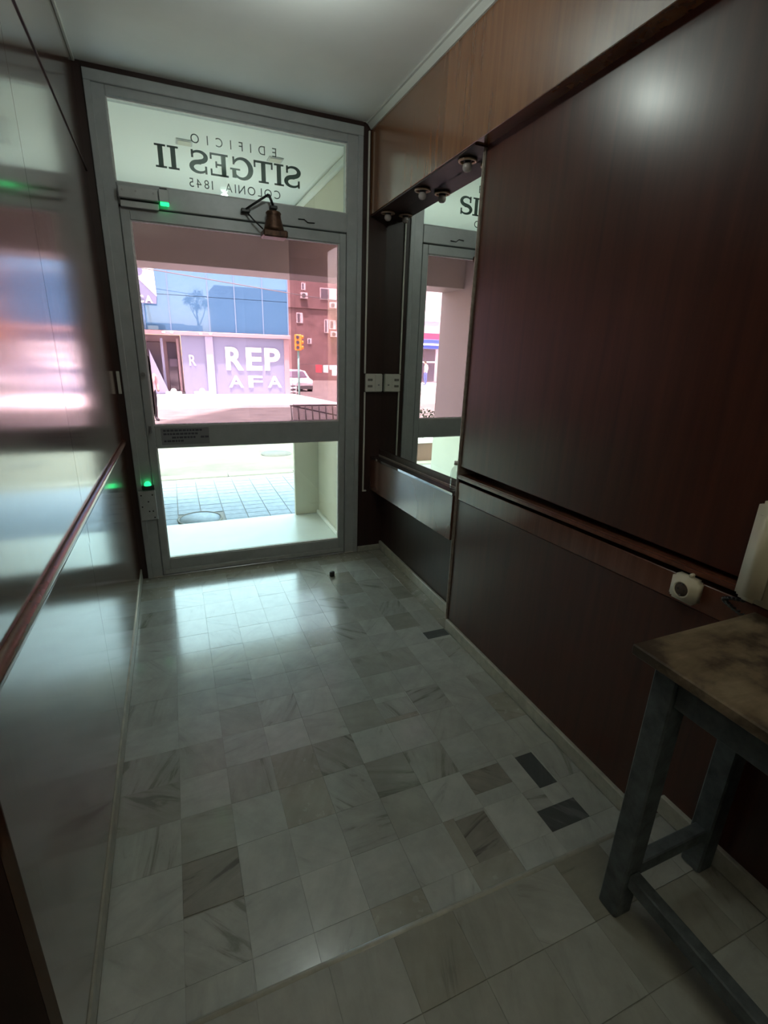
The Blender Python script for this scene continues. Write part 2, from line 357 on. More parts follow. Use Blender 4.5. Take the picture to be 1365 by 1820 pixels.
def slab_letter(ch):
    """bold slab-serif capitals, height 1; returns quads and advance"""
    def R(x0, y0, x1, y1): return [(Vector((x0, y0)), Vector((x1, y0)), Vector((x1, y1)), Vector((x0, y1)))]
    q = []; S = 0.085
    if ch == 'I': q += R(.11, 0, .29, 1) + R(0, 0, .40, S) + R(0, 1-S, .40, 1); return q, .46
    if ch == 'T':
        q += R(.30, 0, .48, 1) + R(.18, 0, .60, S) + R(0, 1-.10, .78, 1) + R(0, .68, .07, 1) + R(.71, .68, .78, 1); return q, .84
    if ch == 'E':
        q += R(.09, 0, .27, 1) + R(0, 0, .70, .09) + R(0, .91, .70, 1) + R(.63, 0, .70, .30) + R(.63, .72, .70, 1) + R(.2, .46, .50, .55) + R(.43, .36, .50, .65); return q, .78
    if ch in 'SG':
        if ch == 'S':
            P = []; W = []
            for i in range(33):
                t = i/32
                if t < .5: a = PI*(0.10 + 1.45*(t/.5)); x = .35+.27*math.cos(a); y = .735+.22*math.sin(a)
                else: a = PI*(0.55 - 1.45*((t-.5)/.5)); x = .35+.29*math.cos(a); y = .27+.225*math.sin(a)
                P.append((x, y)); W.append(.08+.12*math.sin(PI*t)**1.5)
            q += ribbon_mesh([(P, W)]) + R(.55, .66, .63, 1.0) + R(.05, 0, .13, .34); return q, .74
        P = []; W = []
        for i in range(29):
            a = PI*(0.16 + 1.66*i/28); P.append((.43+.36*math.cos(a), .5+.45*math.sin(a))); W.append(.09+.11*max(0, math.sin(PI*i/28))**2)
        q += ribbon_mesh([(P, W)]) + R(.66, .05, .82, .45) + R(.50, .40, .90, .48) + R(.72, .64, .79, .99); return q, .97
    return q, .3
def quads_mesh(name, quads, sx, sz, thick, mat, parent, loc, mirrored=True):
    bm = bmesh.new(); s = -1 if mirrored else 1
    for qd in quads:
        a = [bm.verts.new((s*p.x*sx, -thick/2, p.y*sz)) for p in qd]; b = [bm.verts.new((s*p.x*sx, thick/2, p.y*sz)) for p in qd]
        bm.faces.new(a); bm.faces.new(b[::-1])
        for i in range(4): bm.faces.new((a[i], b[i], b[(i+1) % 4], a[(i+1) % 4]))
    return link(name, bm_mesh(name, bm), mat, parent, loc)

# ================================================================== THE HALL
HC = 2.60           # ceiling
ST = 0.12           # step height
YS = -2.415         # step nosing
YB = -6.0           # back of the hall
WL, WN, WH, WM = -0.004, 1.51, 1.45, 1.56    # left face, near panel, header face, mirror

# ---- floor
fl = box('floor', -0.02, 1.62, YS+0.01, 0.0, -0.06, -0.002, 'grout', None, 0); tag(fl, kind='structure', label='pale grey marble tiled floor of the entrance hall')
T = 0.1515
def tile_mesh(w, d, mat, thick=0.012):
    bm = bmesh.new(); bm_box(bm, (0, 0, -thick/2), (w, d, thick))
    top = [e for e in bm.edges if all(v.co.z > -1e-6 for v in e.verts)]
    bmesh.ops.bevel(bm, geom=top, offset=0.0003, segments=1, affect='EDGES')
    me = bm_mesh('tile', bm); me.materials.append(M[mat]); return me
tm_cache = {}
def place_tile(x0, x1, y0, y1, z, mat, parent, name='tile'):
    g = 0.0004
    key = (round(x1-x0, 4), round(y1-y0, 4), mat)
    if key not in tm_cache: tm_cache[key] = tile_mesh(x1-x0-g, y1-y0-g, mat)
    return link(name, tm_cache[key], None, parent, ((x0+x1)/2, (y0+y1)/2, z + random.uniform(-0.0003, 0.0003)))
xs = [0.0, 0.179]; 
while xs[-1] < 1.37: xs.append(round(xs[-1]+T, 4))
xs.append(1.497)
ys = [-0.075]
r0 = -2.124
rows = [r0 + T*k for k in range(-2, 15)]
rows = sorted([y for y in rows if YS+0.02 < y < -0.12] + [YS+0.005, -0.075])
special = {}
def cell(x, y): return (round(x, 2), round(y, 2))
def tile_kind(x, y):
    r = random.random()
    return 'tile_vein' if r < 0.17 else ('tile_tan' if r < 0.24 else 'tile')
dark = [(1.311, 1.385, -2.131, -1.99, 'tile_dark'), (1.242, 1.392, -2.276, -2.20, 'tile_dark'), (0.975, 1.082, -2.277, -2.134, 'tile_brown'),
        (1.087, 1.2385, -2.075, -1.988, 'tile_brown'), (0.935, 1.082, -1.645, -1.55, 'tile_vein'), (1.368, 1.495, -1.193, -1.13, 'tile_dark'),
        (0.179, 0.3305, -2.12, -1.975, 'tile_brown')]
def overlaps(a, b): return a[0] < b[1]-.004 and b[0] < a[1]-.004 and a[2] < b[3]-.004 and b[2] < a[3]-.004
def subtract(cells, d):
    out = []
    for c in cells:
        if not overlaps(c, d): out.append(c); continue
        x0, x1, y0, y1 = c[:4]; a0, a1, b0, b1 = max(x0, d[0]), min(x1, d[1]), max(y0, d[2]), min(y1, d[3])
        if a0 - x0 > .006: out.append((x0, a0, y0, y1))
        if x1 - a1 > .006: out.append((a1, x1, y0, y1))
        if b0 - y0 > .006: out.append((a0, a1, y0, b0))
        if y1 - b1 > .006: out.append((a0, a1, b1, y1))
    return out
cells = [(x0, x1, y0, y1) for x0, x1 in zip(xs, xs[1:]) for y0, y1 in zip(rows, rows[1:])]
for d in dark: cells = subtract(cells, d)
for c in cells: place_tile(*c, 0.0, tile_kind(c[0], c[2]), fl)
for d in dark: place_tile(*d[:4], 0.0, d[4], fl)
# worn strip in front of the door, long tan border along the niche
xb = [0.0, 0.22, 0.48, 0.74, 1.0, 1.26, 1.497]
for a, b in zip(xb, xb[1:]): place_tile(a, b, -0.075, 0.0, -0.001, 'tile_tan', fl)
for a, b in ((-1.12, -0.83), (-0.83, -0.50), (-0.50, -0.22), (-0.22, 0.0)): place_tile(1.497, 1.59, a, b, 0.0, 'tile_tan', fl)
# ---- raised floor nearer the camera
stp = box('step', -0.26, 1.62, YB, YS+0.006, -0.06, ST-0.002, 'grout', None, 0); tag(stp, kind='structure', label='raised marble floor one step above the entrance')
xu = [0.012 + 0.1553*k for k in range(0, 10)]; xu = [-0.25] + xu + [1.497]
yu = [-3.33, -3.175, -3.02, -2.87, -2.72, -2.57, YS-0.006]
for a, b in zip(xu, xu[1:]):
    for c, d in zip(yu, yu[1:]):
        if b-a > .02: place_tile(a, b, c + (0.002 if c in (-2.57, -2.72) else 0), d, ST, 'tile_up_tan' if random.random() < .3 else 'tile_up', stp)
nb = bmesh.new(); cyl_bm(nb, (-0.92, 0, 0), (0.92, 0, 0), 0.012, n=16)
for v in nb.verts: v.co.x *= 1.497/1.84
o = link('nosing', bm_mesh('nosing', nb, True), 'base', stp, (1.497/2, YS, ST-0.0125))
box('riser', 0.0, 1.497, YS, YS+0.012, 0.0, ST-0.014, 'base', stp, 0)

# ---- ceiling and mouldings
c = box('ceiling', -0.30, 1.70, YB, 0.0, HC, HC+0.12, 'ceiling', None, 0); tag(c, kind='structure', label='flat grey-white painted ceiling of the hall')
def cornice(name, x, sgn, y0, y1):
    bm = bmesh.new(); prof = [(0, 0), (0, -0.034), (0.008, -0.034), (0.012, -0.028), (0.026, -0.012), (0.034, -0.009), (0.034, 0)]
    A = [bm.verts.new((sgn*p[0], y0, p[1])) for p in prof]; B = [bm.verts.new((sgn*p[0], y1, p[1])) for p in prof]
    bm.faces.new(A); bm.faces.new(B[::-1])
    for i in range(len(prof)): bm.faces.new((A[i], B[i], B[(i+1) % len(prof)], A[(i+1) % len(prof)]))
    o = link(name, bm_mesh(name, bm), 'white_trim', None, (x, 0, HC)); tag(o, kind='structure'); return o
tag(cornice('trim_1', WH, -1, -5.98, -0.012), label='white ceiling moulding above the right panelled wall')
bmx = box('trim_2', WL, WL+0.012, -5.98, -0.01, HC-0.012, HC, 'white_trim', None, 0.002); tag(bmx, kind='structure', label='thin white ceiling bead above the left wall')

# ---- left wall
wl = box('wall_left', -0.40, -0.022, -2.40, 0.0, -0.06, HC, 'wood_dark', None, 0); tag(wl, kind='structure', label='glossy varnished mahogany panelled wall on the left')
YL = -2.40
for a, b in ((-1.455, 0.0), (YL, -1.4554)):
    box('panel', -0.022, WL, a, b, 0.875, 2.162, 'wood_left', wl, 0.001, slo=0.030, shi=0.042)
    box('panel', -0.022, WL, a, b, 2.176, HC, 'wood_left', wl, 0.001, slo=0.042)
    box('panel', -0.022, WL, a, b, 0.07, 0.765, 'wood_left', wl, 0.001, shi=0.027)
    box('band', -0.022, WL+0.003, a, b, 0.766, 0.838, 'wood_left', wl, 0.001, slo=0.027, shi=0.030)
box('bead', -0.022, WL+0.004, YL, 0.0, 2.163, 2.170, 'wood_dark', wl, 0.001, slo=0.042, shi=0.042)
rb = bmesh.new(); n = 12
for k, yy in enumerate((0.0, YL)):
    for i in range(n+1):
        a = -PI/2 + PI*i/n; rb.verts.new((0.024*math.cos(a)*0.8, yy, 0.018*math.sin(a) - 0.030*yy))
rb.verts.ensure_lookup_table()
for i in range(n): rb.faces.new((rb.verts[i], rb.verts[i+1], rb.verts[n+2+i], rb.verts[n+1+i]))
link('rail', bm_mesh('rail', rb, True), 'wood_trim', wl, (WL-0.003, 0, 0.857))
b1 = box('baseboard_left', -0.022, 0.0, YL, 0.0, 0.0, 0.068, 'base', None, 0.004); tag(b1, kind='structure', label='cream marble skirting along the left wall')
# the wall steps back beside the raised floor
box('panel', -0.40, -0.245, YB, YL-0.001, ST, HC, 'wood_dark', wl, 0.001)

# ---- right wall
wr = box('wall_right', 1.605, 1.75, YB, 0.0, -0.06, HC, 'wood_dark', None, 0); tag(wr, kind='structure', label='mahogany panelled wall on the right with mirror recess')
box('header_panel', WH, 1.605, -5.99, 0.0, 2.145, HC, 'wood_head', wr, 0.002, slo=0.026)
YP = -1.135
box('panel', WN, 1.605, -5.99, YP, 0.862, 2.190, 'wood', wr, 0.003, slo=0.018, shi=0.016)
box('panel', WN, 1.605, -5.99, YP, 0.06, 0.668, 'wood', wr, 0.002, shi=0.045)
box('band', WN-0.003, 1.605, -5.99, YP, 0.669, 0.768, 'wood_trim', wr, 0.002, slo=0.045, shi=0.036)
box('rail', WN-0.013, 1.605, -5.99, YP, 0.784, 0.804, 'wood_trim', wr, 0.005, slo=0.036, shi=0.036, seg=2)
box('edge_moulding', WN-0.010, 1.60, YP, YP+0.014, 0.0, 2.172, 'edge', wr, 0.004, shi=0.0, seg=2)
box('panel', 1.590, 1.605, YP+0.014, 0.0, 0.0, 0.45, 'wood_dark', wr, 0.001, shi=0.035)
box('fascia_board', 1.490, 1.600, YP+0.014, 0.0, 0.462, 0.683, 'wood_fascia', wr, 0.002, slo=0.035, shi=0.045)
box('soffit', WH+0.004, 1.60, YP, 0.0, 2.138, 2.1445, 'wood_dark', wr, 0, slo=0.026, shi=0.026)
lb = bmesh.new(); sec = [(1.486, 0.684), (1.486, 0.698), (1.562, 0.699), (1.600, 0.699), (1.600, 0.684)]
rr_ = [[lb.verts.new((px - 1.545, y_ , pz - 0.045*y_ - 0.69)) for px, pz in sec] for y_ in (YP+0.0145, -0.0035)]
lb.faces.new(rr_[0]); lb.faces.new(rr_[1][::-1])
for i in range(5): lb.faces.new((rr_[0][i], rr_[1][i], rr_[1][(i+1) % 5], rr_[0][(i+1) % 5]))
link('ledge', bm_mesh('ledge', lb), 'lacquer', wr, (1.545, 0, 0.69))
b2 = root('baseboard_right', (1.5, YP, 0), 'cream marble skirting along the right wall', kind='structure')
box('skirting', 1.573, 1.590, YP+0.014, 0.0, 0.0, 0.062, 'base', b2, 0.003)
box('skirting', WN-0.013, WN+0.004, YS+0.012, YP, 0.0, 0.060, 'base', b2, 0.003)
box('skirting', WN-0.013, WN+0.004, -5.9, YS+0.010, ST, ST+0.062, 'base', b2, 0.003)
box('skirting', 1.404, 1.572, -0.018, -0.004, 0.0, 0.040, 'base', b2, 0.003)
# ---- front wall strips, back wall
wf = root('wall_front', (0.7, 0, 0), 'dark wood strips either side of the glazed door', kind='structure')
box('panel', 1.403, 1.605, -0.003, 0.06, 0.0, 2.17, 'wood_dark', wf, 0.001)
box('panel', 1.403, 1.605, 0.0, 0.06, 2.17, HC, 'wood_dark', wf, 0.001)
box('panel', 0.030, 1.402, 0.0, 0.07, 2.572, HC, 'wood_dark', wf, 0)
box('panel', -0.30, 0.029, -0.002, 0.06, 0.0, HC, 'wood_dark', wf, 0.001)
wb = box('wall_back', -0.30, 1.75, YB-0.1, YB, -0.06, HC, 'ceiling', None, 0); tag(wb, kind='structure', label='plain wall at the back of the hall')

# ---- mirror
mr = root('wall_mirror', (WM, -0.55, 0.70), 'tall frameless mirror in the right wall recess reflecting the door', 'mirror')
box('mirror_glass', WM, WM+0.006, YP+0.016, -0.004, 0.742, 2.136, 'mirror', mr, 0, slo=0.045, shi=0.026)
box('backing', WM+0.008, 1.600, YP+0.016, -0.004, 0.722, 2.130, 'wood_dark', mr, 0, slo=0.045, shi=0.026)
box('bead', WM-0.005, WM+0.005, YP+0.016, -0.004, 0.700, 0.742, 'wood_dark', mr, 0.001, slo=0.045, shi=0.045)
box('bead_edge', WM-0.008, WM-0.0051, YP+0.016, -0.004, 0.700, 0.706, 'edge', mr, 0, slo=0.045, shi=0.045)

# ---- soffit lamps above the mirror
lamp_labels = ['unlit round bulb in a brass ring, nearest of the lamps above the mirror',
               'unlit round bulb in a brass ring, middle lamp above the mirror',
               'unlit round bulb in a brass ring, nearest the door above the mirror']
for (yy, lb) in zip((-1.0, -0.585, -0.15), lamp_labels):
    zz = 2.138 - 0.026*yy
    t = root('recessed_lamp', (1.505, yy, zz), lb, 'lamp', 'lamps above the mirror')
    lathe('ring', [(0.036, 0.0), (0.040, -0.004), (0.040, -0.010), (0.034, -0.012), (0.030, -0.008), (0.030, 0.0)], (1.505, yy, zz), 'brass', t)
    lathe('socket', [(0.0, -0.001), (0.029, -0.001), (0.029, -0.003), (0.016, -0.006), (0.016, -0.016), (0.0, -0.016)], (1.505, yy, zz), 'black', t)
    lathe('bulb', [(0.010, -0.008), (0.013, -0.012), (0.018, -0.020), (0.020, -0.029), (0.018, -0.038), (0.012, -0.045), (0.0, -0.048)], (1.505, yy, zz), 'lamp_bulb', t)

# ---- lit ceiling lamp just above the picture, and an added fill lamp behind the camera
def ceiling_lamp(x, y, r, power, label):
    t = root('ceiling_lamp', (x, y, HC), label, 'lamp', 'hall ceiling lamps')
    lathe('base', [(0.0, 0.0), (r*1.05, 0.0), (r*1.3, -0.020), (r*0.7, -0.030), (r*0.7, -0.090), (r, -0.105), (0.0, -0.106)], (x, y, HC), 'white_trim', t)
    lathe('diffuser', [(r, -0.107), (r*1.0, -0.118), (r*0.9, -0.128), (r*0.5, -0.134), (0.0, -0.136)], (x, y, HC), 'lamp_on', t)
    ld = bpy.data.lights.new('ceiling_lamp_light', 'POINT'); ld.shadow_soft_size = r*0.9; ld.energy = power; ld.color = (0.90, 1.0, 0.92)
    lo = bpy.data.objects.new('ceiling_lamp_light', ld); COL.objects.link(lo); lo.parent = t; lo.location = (0, 0, -0.170)
    return t
ceiling_lamp(0.77, -1.22, 0.030, LAMP_POWER, 'round lit opal lamp on the hall ceiling near the entrance')
# fill lamp added out of view behind the camera to brighten the ceiling
hl = root('added_fill_lamp', (-0.245, -3.7, 1.95), 'bowl shaped fill lamp added out of view to brighten the hall', 'lamp')
lathe('bowl', [(0.0, -0.10), (0.06, -0.085), (0.11, -0.04), (0.13, 0.0), (0.124, 0.0), (0.10, -0.03), (0.05, -0.07), (0.0, -0.08)], (-0.10, -3.7, 1.98), 'white_trim', hl)
box('wall_bracket', -0.245, -0.20, -3.74, -3.66, 1.88, 1.96, 'white_trim', hl, 0.004)
ld = bpy.data.lights.new('added_fill_light', 'AREA'); ld.shape = 'DISK'; ld.size = 0.20; ld.energy = HALL_FILL_POWER; ld.color = (1.0, 0.95, 0.72)
lo = bpy.data.objects.new('added_fill_light', ld); COL.objects.link(lo); lo.parent = hl; lo.location = (0.145, 0, 0.025); lo.rotation_euler = (PI, 0, 0)

# ---- door frame, transom, door
df = root('trim_3', (0.7, 0.03, 0), 'grey aluminium frame around the entrance door', kind='structure')
JL0, JL1, JR0, JR1 = 0.030, 0.115, 1.310, 1.402
box('jamb', JL0, JL1, 0.0, 0.075, 0.0, HC-0.03, 'alu', df, 0.004); box('jamb', JR0, JR1, 0.0, 0.075, 0.0, HC-0.03, 'alu', df, 0.004)
box('jamb_lip', JL0, JL0+0.030, -0.012, 0.002, 0.0, 2.53, 'alu', df, 0.003); box('jamb_lip', JR1-0.030, JR1, -0.012, 0.002, 0.0, 2.53, 'alu', df, 0.003)
box('door_stop', JL1-0.004, JL1+0.014, 0.050, 0.075, 0.0, 2.04, 'alu', df, 0); box('door_stop', JR0-0.014, JR0+0.004, 0.050, 0.075, 0.0, 2.04, 'alu', df, 0); box('door_stop', JL1, JR0, 0.050, 0.075, 2.024, 2.041, 'alu', df, 0)
box('transom_bar', JL1, JR0, 0.0, 0.075, 2.040, 2.141, 'alu', df, 0.004)
box('head', JL1, JR0, 0.0, 0.075, 2.488, 2.575, 'alu', df, 0.004)
box('head_lip', JL0, JR1, -0.014, 0.002, 2.528, 2.575, 'alu', df, 0.003)
box('threshold', JL1, JR0, -0.004, 0.08, -0.004, 0.006, 'steel', df, 0.002)
w1 = root('window_1', (0.71, 0.03, 2.14), 'clear transom pane above the door with mirrored building lettering', kind='structure')
box('side_filler', 0.075, JL1, 0.004, 0.05, 2.141, 2.488, 'alu', w1, 0.002) if False else None
frame_ring('gasket', JL1-0.0, JR0+0.0, 2.141, 2.488, 0.005, 0.012, 0.034, 'gasket', w1)
box('pane', JL1+0.001, JR0-0.001, 0.022, 0.028, 2.142, 2.487, 'clear', w1, 0)
# lettering reads from the street, so it is mirrored from inside
def line(txt, xa, xb, z, h, weight, spacing):
    ws = []
    objs = []
    n = len(txt); 
    gl = [(ch, None) for ch in txt]
    meas = []
    for ch in txt:
        if ch == ' ': meas.append(0.035); continue
        cu = bpy.data.curves.new('m', 'FONT'); cu.body = ch; t = bpy.data.objects.new('m', cu); COL.objects.link(t)
        me = bpy.data.meshes.new_from_object(t.evaluated_get(bpy.context.evaluated_depsgraph_get())); xs_ = [v.co.x for v in me.vertices]
        meas.append((max(xs_)-min(xs_))*h/0.73); bpy.data.objects.remove(t); bpy.data.curves.remove(cu); bpy.data.meshes.remove(me)
    gap = ((xb-xa) - sum(meas))/(n-1); x = xb
    for ch, wd in zip(txt, meas):
        if ch != ' ': glyph('letter', ch, h, x, 0.0305, z, 'ink', w1, mirrored=True, thick=0.001, weight=weight)
        x -= wd + gap
line('EDIFICIO', 0.481, 0.914, 2.366, 0.040, -0.004, 0)
line('COLONIA 1845', 0.459, 0.930, 2.169, 0.040, -0.004, 0)
x = 1.047; word = 'SITGES II'; H = 0.102
adv = [0.36 if ch == ' ' else slab_letter(ch)[1] for ch in word]; sxs = (1.047-0.306)/(sum(adv)-0.06)
for ch, a in zip(word, adv):
    if ch != ' ': quads_mesh('letter', slab_letter(ch)[0], sxs, H, 0.001, 'ink', w1, (x, 0.0305, 2.235))
    x -= a*sxs

d1 = root('door_1', (0.71, 0.02, 0.0), 'grey aluminium entrance door with pink upper pane and clear lower pane', kind='structure')
DL0, DL1, PL, PR = 0.118, 1.307, 0.161, 1.267
box('stile', DL0, PL, 0.004, 0.048, 0.008, 2.034, 'alu', d1, 0.003); box('stile', PR, DL1, 0.004, 0.048, 0.008, 2.034, 'alu', d1, 0.003)
box('rail', PL, PR, 0.005, 0.047, 1.98, 2.034, 'alu', d1, 0.003)
box('rail', PL, PR, 0.005, 0.047, 0.812, 0.940, 'alu', d1, 0.003)
box('rail', PL, PR, 0.005, 0.047, 0.008, 0.110, 'alu', d1, 0.003)
box('kick_strip', PL-0.03, PR+0.03, -0.003, 0.004, 0.012, 0.040, 'alu2', d1, 0.001)
frame_ring('gasket', PL, PR, 0.940, 1.980, 0.006, 0.012, 0.036, 'gasket', d1)
frame_ring('gasket', PL, PR, 0.110, 0.812, 0.005, 0.012, 0.036, 'gasket', d1)
p1 = box('pane', PL+0.001, PR-0.001, 0.021, 0.027, 0.941, 1.979, 'pink', d1, 0); p1['label'] = 'pink film tinted upper pane'
p2 = box('pane', PL+0.001, PR-0.001, 0.021, 0.027, 0.111, 0.811, 'clear', d1, 0)
nt1 = box('notice', 0.192, 0.455, 0.0030, 0.0045, 0.828, 0.925, 'sticker', d1, 0); nt1['label'] = 'small grey printed notice'
for k, (wd, z) in enumerate(((0.20, 0.905), (0.19, 0.885), (0.23, 0.864), (0.10, 0.844))):
    x = 0.205
    while x < 0.205 + wd:
        l = random.uniform(0.010, 0.022)
        if not (k == 2 and random.random() < .25): box('print_word', x, x+l, 0.0022, 0.0029, z, z+0.011, 'sticker_ink', nt1, 0)
        x += l + 0.004
# latch and pull
lk = cyl('lock_cylinder', (0.137, 0.004, 1.226), (0.137, -0.022, 1.226), 0.012, 'steel', d1)
pk = cyl('latch_knob', (0.140, 0.004, 0.912), (0.140, -0.020, 0.912), 0.010, 'steel', d1); box('latch_bar', 0.133, 0.147, -0.024, -0.016, 0.905, 0.945, 'steel', pk, 0.002)
# exterior pull bar seen beside the upper pane
pb = tube('pull_handle', [(0.150, 0.05, 1.32), (0.165, 0.085, 1.32), (0.168, 0.09, 1.29), (0.168, 0.09, 1.02), (0.165, 0.085, 0.99), (0.150, 0.05, 0.99)], 0.009, 'black', d1)
# plate on the dark strip left of the frame
wp = root('wall_plate', (0.012, -0.003, 1.17), 'small pale narrow plate on the dark strip left of the frame', 'plate')
box('plate', 0.004, 0.020, -0.008, -0.002, 1.12, 1.24, 'pvc', wp, 0.002)

# ---- magnetic lock with green light
ml = root('magnetic_lock', (0.24, -0.01, 2.03), 'grey magnetic door lock with green light at the top of the door', 'lock')
box('housing', 0.122, 0.302, -0.040, -0.002, 2.066, 2.116, 'alu2', ml, 0.003)
box('end_block', 0.304, 0.352, -0.046, -0.002, 2.066, 2.122, 'alu2', ml, 0.003)
box('armature_plate', 0.126, 0.300, -0.022, -0.002, 2.030, 2.058, 'alu2', ml, 0.002)
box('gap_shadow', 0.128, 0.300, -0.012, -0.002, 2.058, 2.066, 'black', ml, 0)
box('indicator', 0.308, 0.350, -0.047, -0.020, 2.052, 2.0655, 'led', ml, 0.003)
box('cap', 0.310, 0.345, -0.035, -0.006, 2.122, 2.130, 'black', ml, 0.002)
for sx_ in (0.140, 0.200, 0.280): cyl('screw', (sx_, -0.0385, 2.098), (sx_, -0.0425, 2.098), 0.005, 'steel', ml, n=10)
cyl('keyway', (0.205, -0.0385, 2.098), (0.205, -0.044, 2.098), 0.004, 'black', ml, n=10) if False else None
# ---- lower electric lock with green light
el = root('electric_lock', (0.075, -0.012, 0.38), 'grey electric lock plate with green light low on the left door post', 'lock')
box('plate', 0.034, 0.128, -0.022, -0.013, 0.385, 0.565, 'alu2', el, 0.003)
box('light_housing', 0.060, 0.126, -0.032, -0.013, 0.572, 0.600, 'black', el, 0.003)
lathe('indicator', [(0.0, 0.024), (0.010, 0.022), (0.018, 0.012), (0.020, 0.0), (0.0, -0.001)], (0.092, -0.024, 0.600), 'led', el, n=14)
for (a, b_) in ((0.050, 0.54), (0.110, 0.54), (0.050, 0.47), (0.085, 0.50), (0.085, 0.44), (0.105, 0.44), (0.110, 0.40)):
    cyl('screw', (a, -0.0215, b_), (a, -0.0245, b_), 0.0045, 'black', el, n=8)
# ---- door closer
dc = root('door_closer', (0.87, -0.02, 1.97), 'old bronze door closer with folding arms at the top of the door', 'door closer')
lathe('body', [(0.0, 0.125), (0.034, 0.125), (0.042, 0.116), (0.038, 0.106), (0.040, 0.090), (0.046, 0.070), (0.052, 0.046), (0.056, 0.030), (0.0, 0.030)], (0.872, -0.055, 1.962), 'bronze', dc, n=24)
box('flange', 0.808, 0.940, -0.100, 0.003, 1.958, 1.994, 'bronze', dc, 0.006)
box('spindle_cap', 0.852, 0.892, -0.075, -0.035, 2.096, 2.112, 'black', dc, 0.003)
tube('arm', [(0.872, -0.055, 2.112), (0.862, -0.060, 2.135), (0.848, -0.066, 2.162)], 0.007, 'black', dc)
tube('arm', [(0.848, -0.066, 2.162), (0.785, -0.050, 2.122), (0.728, -0.030, 2.084)], 0.006, 'black', dc)
tube('arm', [(0.728, -0.030, 2.080), (0.765, -0.040, 2.040), (0.815, -0.045, 1.998)], 0.004, 'black', dc)
box('shoe', 0.706, 0.752, -0.036, -0.001, 2.072, 2.090, 'black', dc, 0.003)
# thin wire clip on the transom bar
tube_o = tube('wire_clip', [(1.02, -0.003, 2.078), (1.055, -0.003, 2.080), (1.075, -0.003, 2.066), (1.115, -0.003, 2.068)], 0.003, 'black')
tag(tube_o, 'thin dark bent wire clip on the bar right of the door closer', 'wire')
# ---- cable conduit and bell box on the dark strip
cd = root('cable_conduit', (1.437, -0.006, 0.46), 'thin white cable duct running down the dark strip beside the door', 'cable duct')
box('duct', 1.431, 1.441, -0.014, -0.003, 1.245, 2.56, 'pvc', cd, 0.002)
box('duct', 1.433, 1.443, -0.014, -0.003, 0.460, 1.128, 'pvc', cd, 0.002)
box('elbow', 1.433, 1.462, -0.014, -0.003, 0.450, 0.460, 'pvc', cd, 0.002)
sb = root('junction_box', (1.50, -0.01, 1.13), 'white two-slot junction box on the dark strip beside the mirror', 'junction box')
box('body', 1.438, 1.553, -0.030, -0.003, 1.130, 1.244, 'pvc', sb, 0.004, seg=2)
box('cover', 1.500, 1.550, -0.034, -0.030, 1.134, 1.240, 'pvc', sb, 0.002)
for z in (1.160, 1.200): box('slot', 1.450, 1.482, -0.033, -0.029, z, z+0.014, 'tile_brown', sb, 0.001)
cyl('screw', (1.525, -0.033, 1.175), (1.525, -0.036, 1.175), 0.006, 'steel', sb, n=10)

# ---- bottle on the ledge
bt = root('plastic_bottle', (1.530, -1.070, 0.7475), 'small clear plastic bottle standing on the ledge below the mirror', 'bottle')
lathe('body', [(0.0, 0.0), (0.024, 0.0), (0.028, 0.006), (0.028, 0.030), (0.026, 0.034), (0.028, 0.038), (0.028, 0.058), (0.026, 0.062), (0.028, 0.066), (0.028, 0.086), (0.024, 0.104), (0.013, 0.120), (0.011, 0.128), (0.0, 0.128)], (1.530, -1.070, 0.7475), 'pet', bt)
lathe('cap', [(0.0, 0.146), (0.013, 0.146), (0.014, 0.128), (0.0, 0.128)], (1.530, -1.070, 0.7475), 'pvc', bt, n=16)
# ---- black cap on the floor
lathe_o = lathe('bottle_cap', [(0.0, 0.0), (0.016, 0.0), (0.017, 0.003), (0.017, 0.026), (0.014, 0.030), (0.0, 0.030)], (1.116, -0.335, 0.0008), 'black', None, n=18)
tag(lathe_o, 'small black cap lying on the marble in front of the door', 'cap')

# ---- power socket
ps = root('power_socket', (WN-0.02, -2.325, 0.79), 'cream surface-mounted round power socket on the right wall band', 'socket')
sk_c = Vector((WN-0.0235, -2.335, 0.830))
bm = bmesh.new(); bm_box(bm, (0, 0, 0), (0.038, 0.074, 0.070)); bmesh.ops.bevel(bm, geom=list(bm.edges), offset=0.009, segments=3, affect='EDGES')
link('body', bm_mesh('body', bm, True), 'cream', ps, sk_c)
ry = Matrix.Rotation(-PI/2, 3, 'Y')
lathe('face_ring', [(0.0, -0.001), (0.0185, -0.001), (0.020, 0.0015), (0.022, 0.0015), (0.0235, 0.0)], sk_c + Vector((-0.0192, 0, 0)), 'cream', ps, n=24, rot=ry)
lathe('well', [(0.0, 0.0004), (0.0182, 0.0004), (0.0182, 0.0), (0.0, 0.0)], sk_c + Vector((-0.0192, 0, 0)), 'bark', ps, n=24, rot=ry)
for dy in (-0.0085, 0.0085): cyl('pin_hole', sk_c+Vector((-0.0190, dy, 0)), sk_c+Vector((-0.0200, dy, 0)), 0.0025, 'black', ps, n=10)
for dz in (-0.0165, 0.0165): box('earth_clip', sk_c.x-0.0210, sk_c.x-0.0192, sk_c.y-0.002, sk_c.y+0.002, sk_c.z+dz-0.003, sk_c.z+dz+0.003, 'steel', ps, 0)
box('cable_entry', sk_c.x-0.006, sk_c.x+0.008, sk_c.y-0.012, sk_c.y-0.002, sk_c.z+0.034, sk_c.z+0.046, 'cream', ps, 0.003)
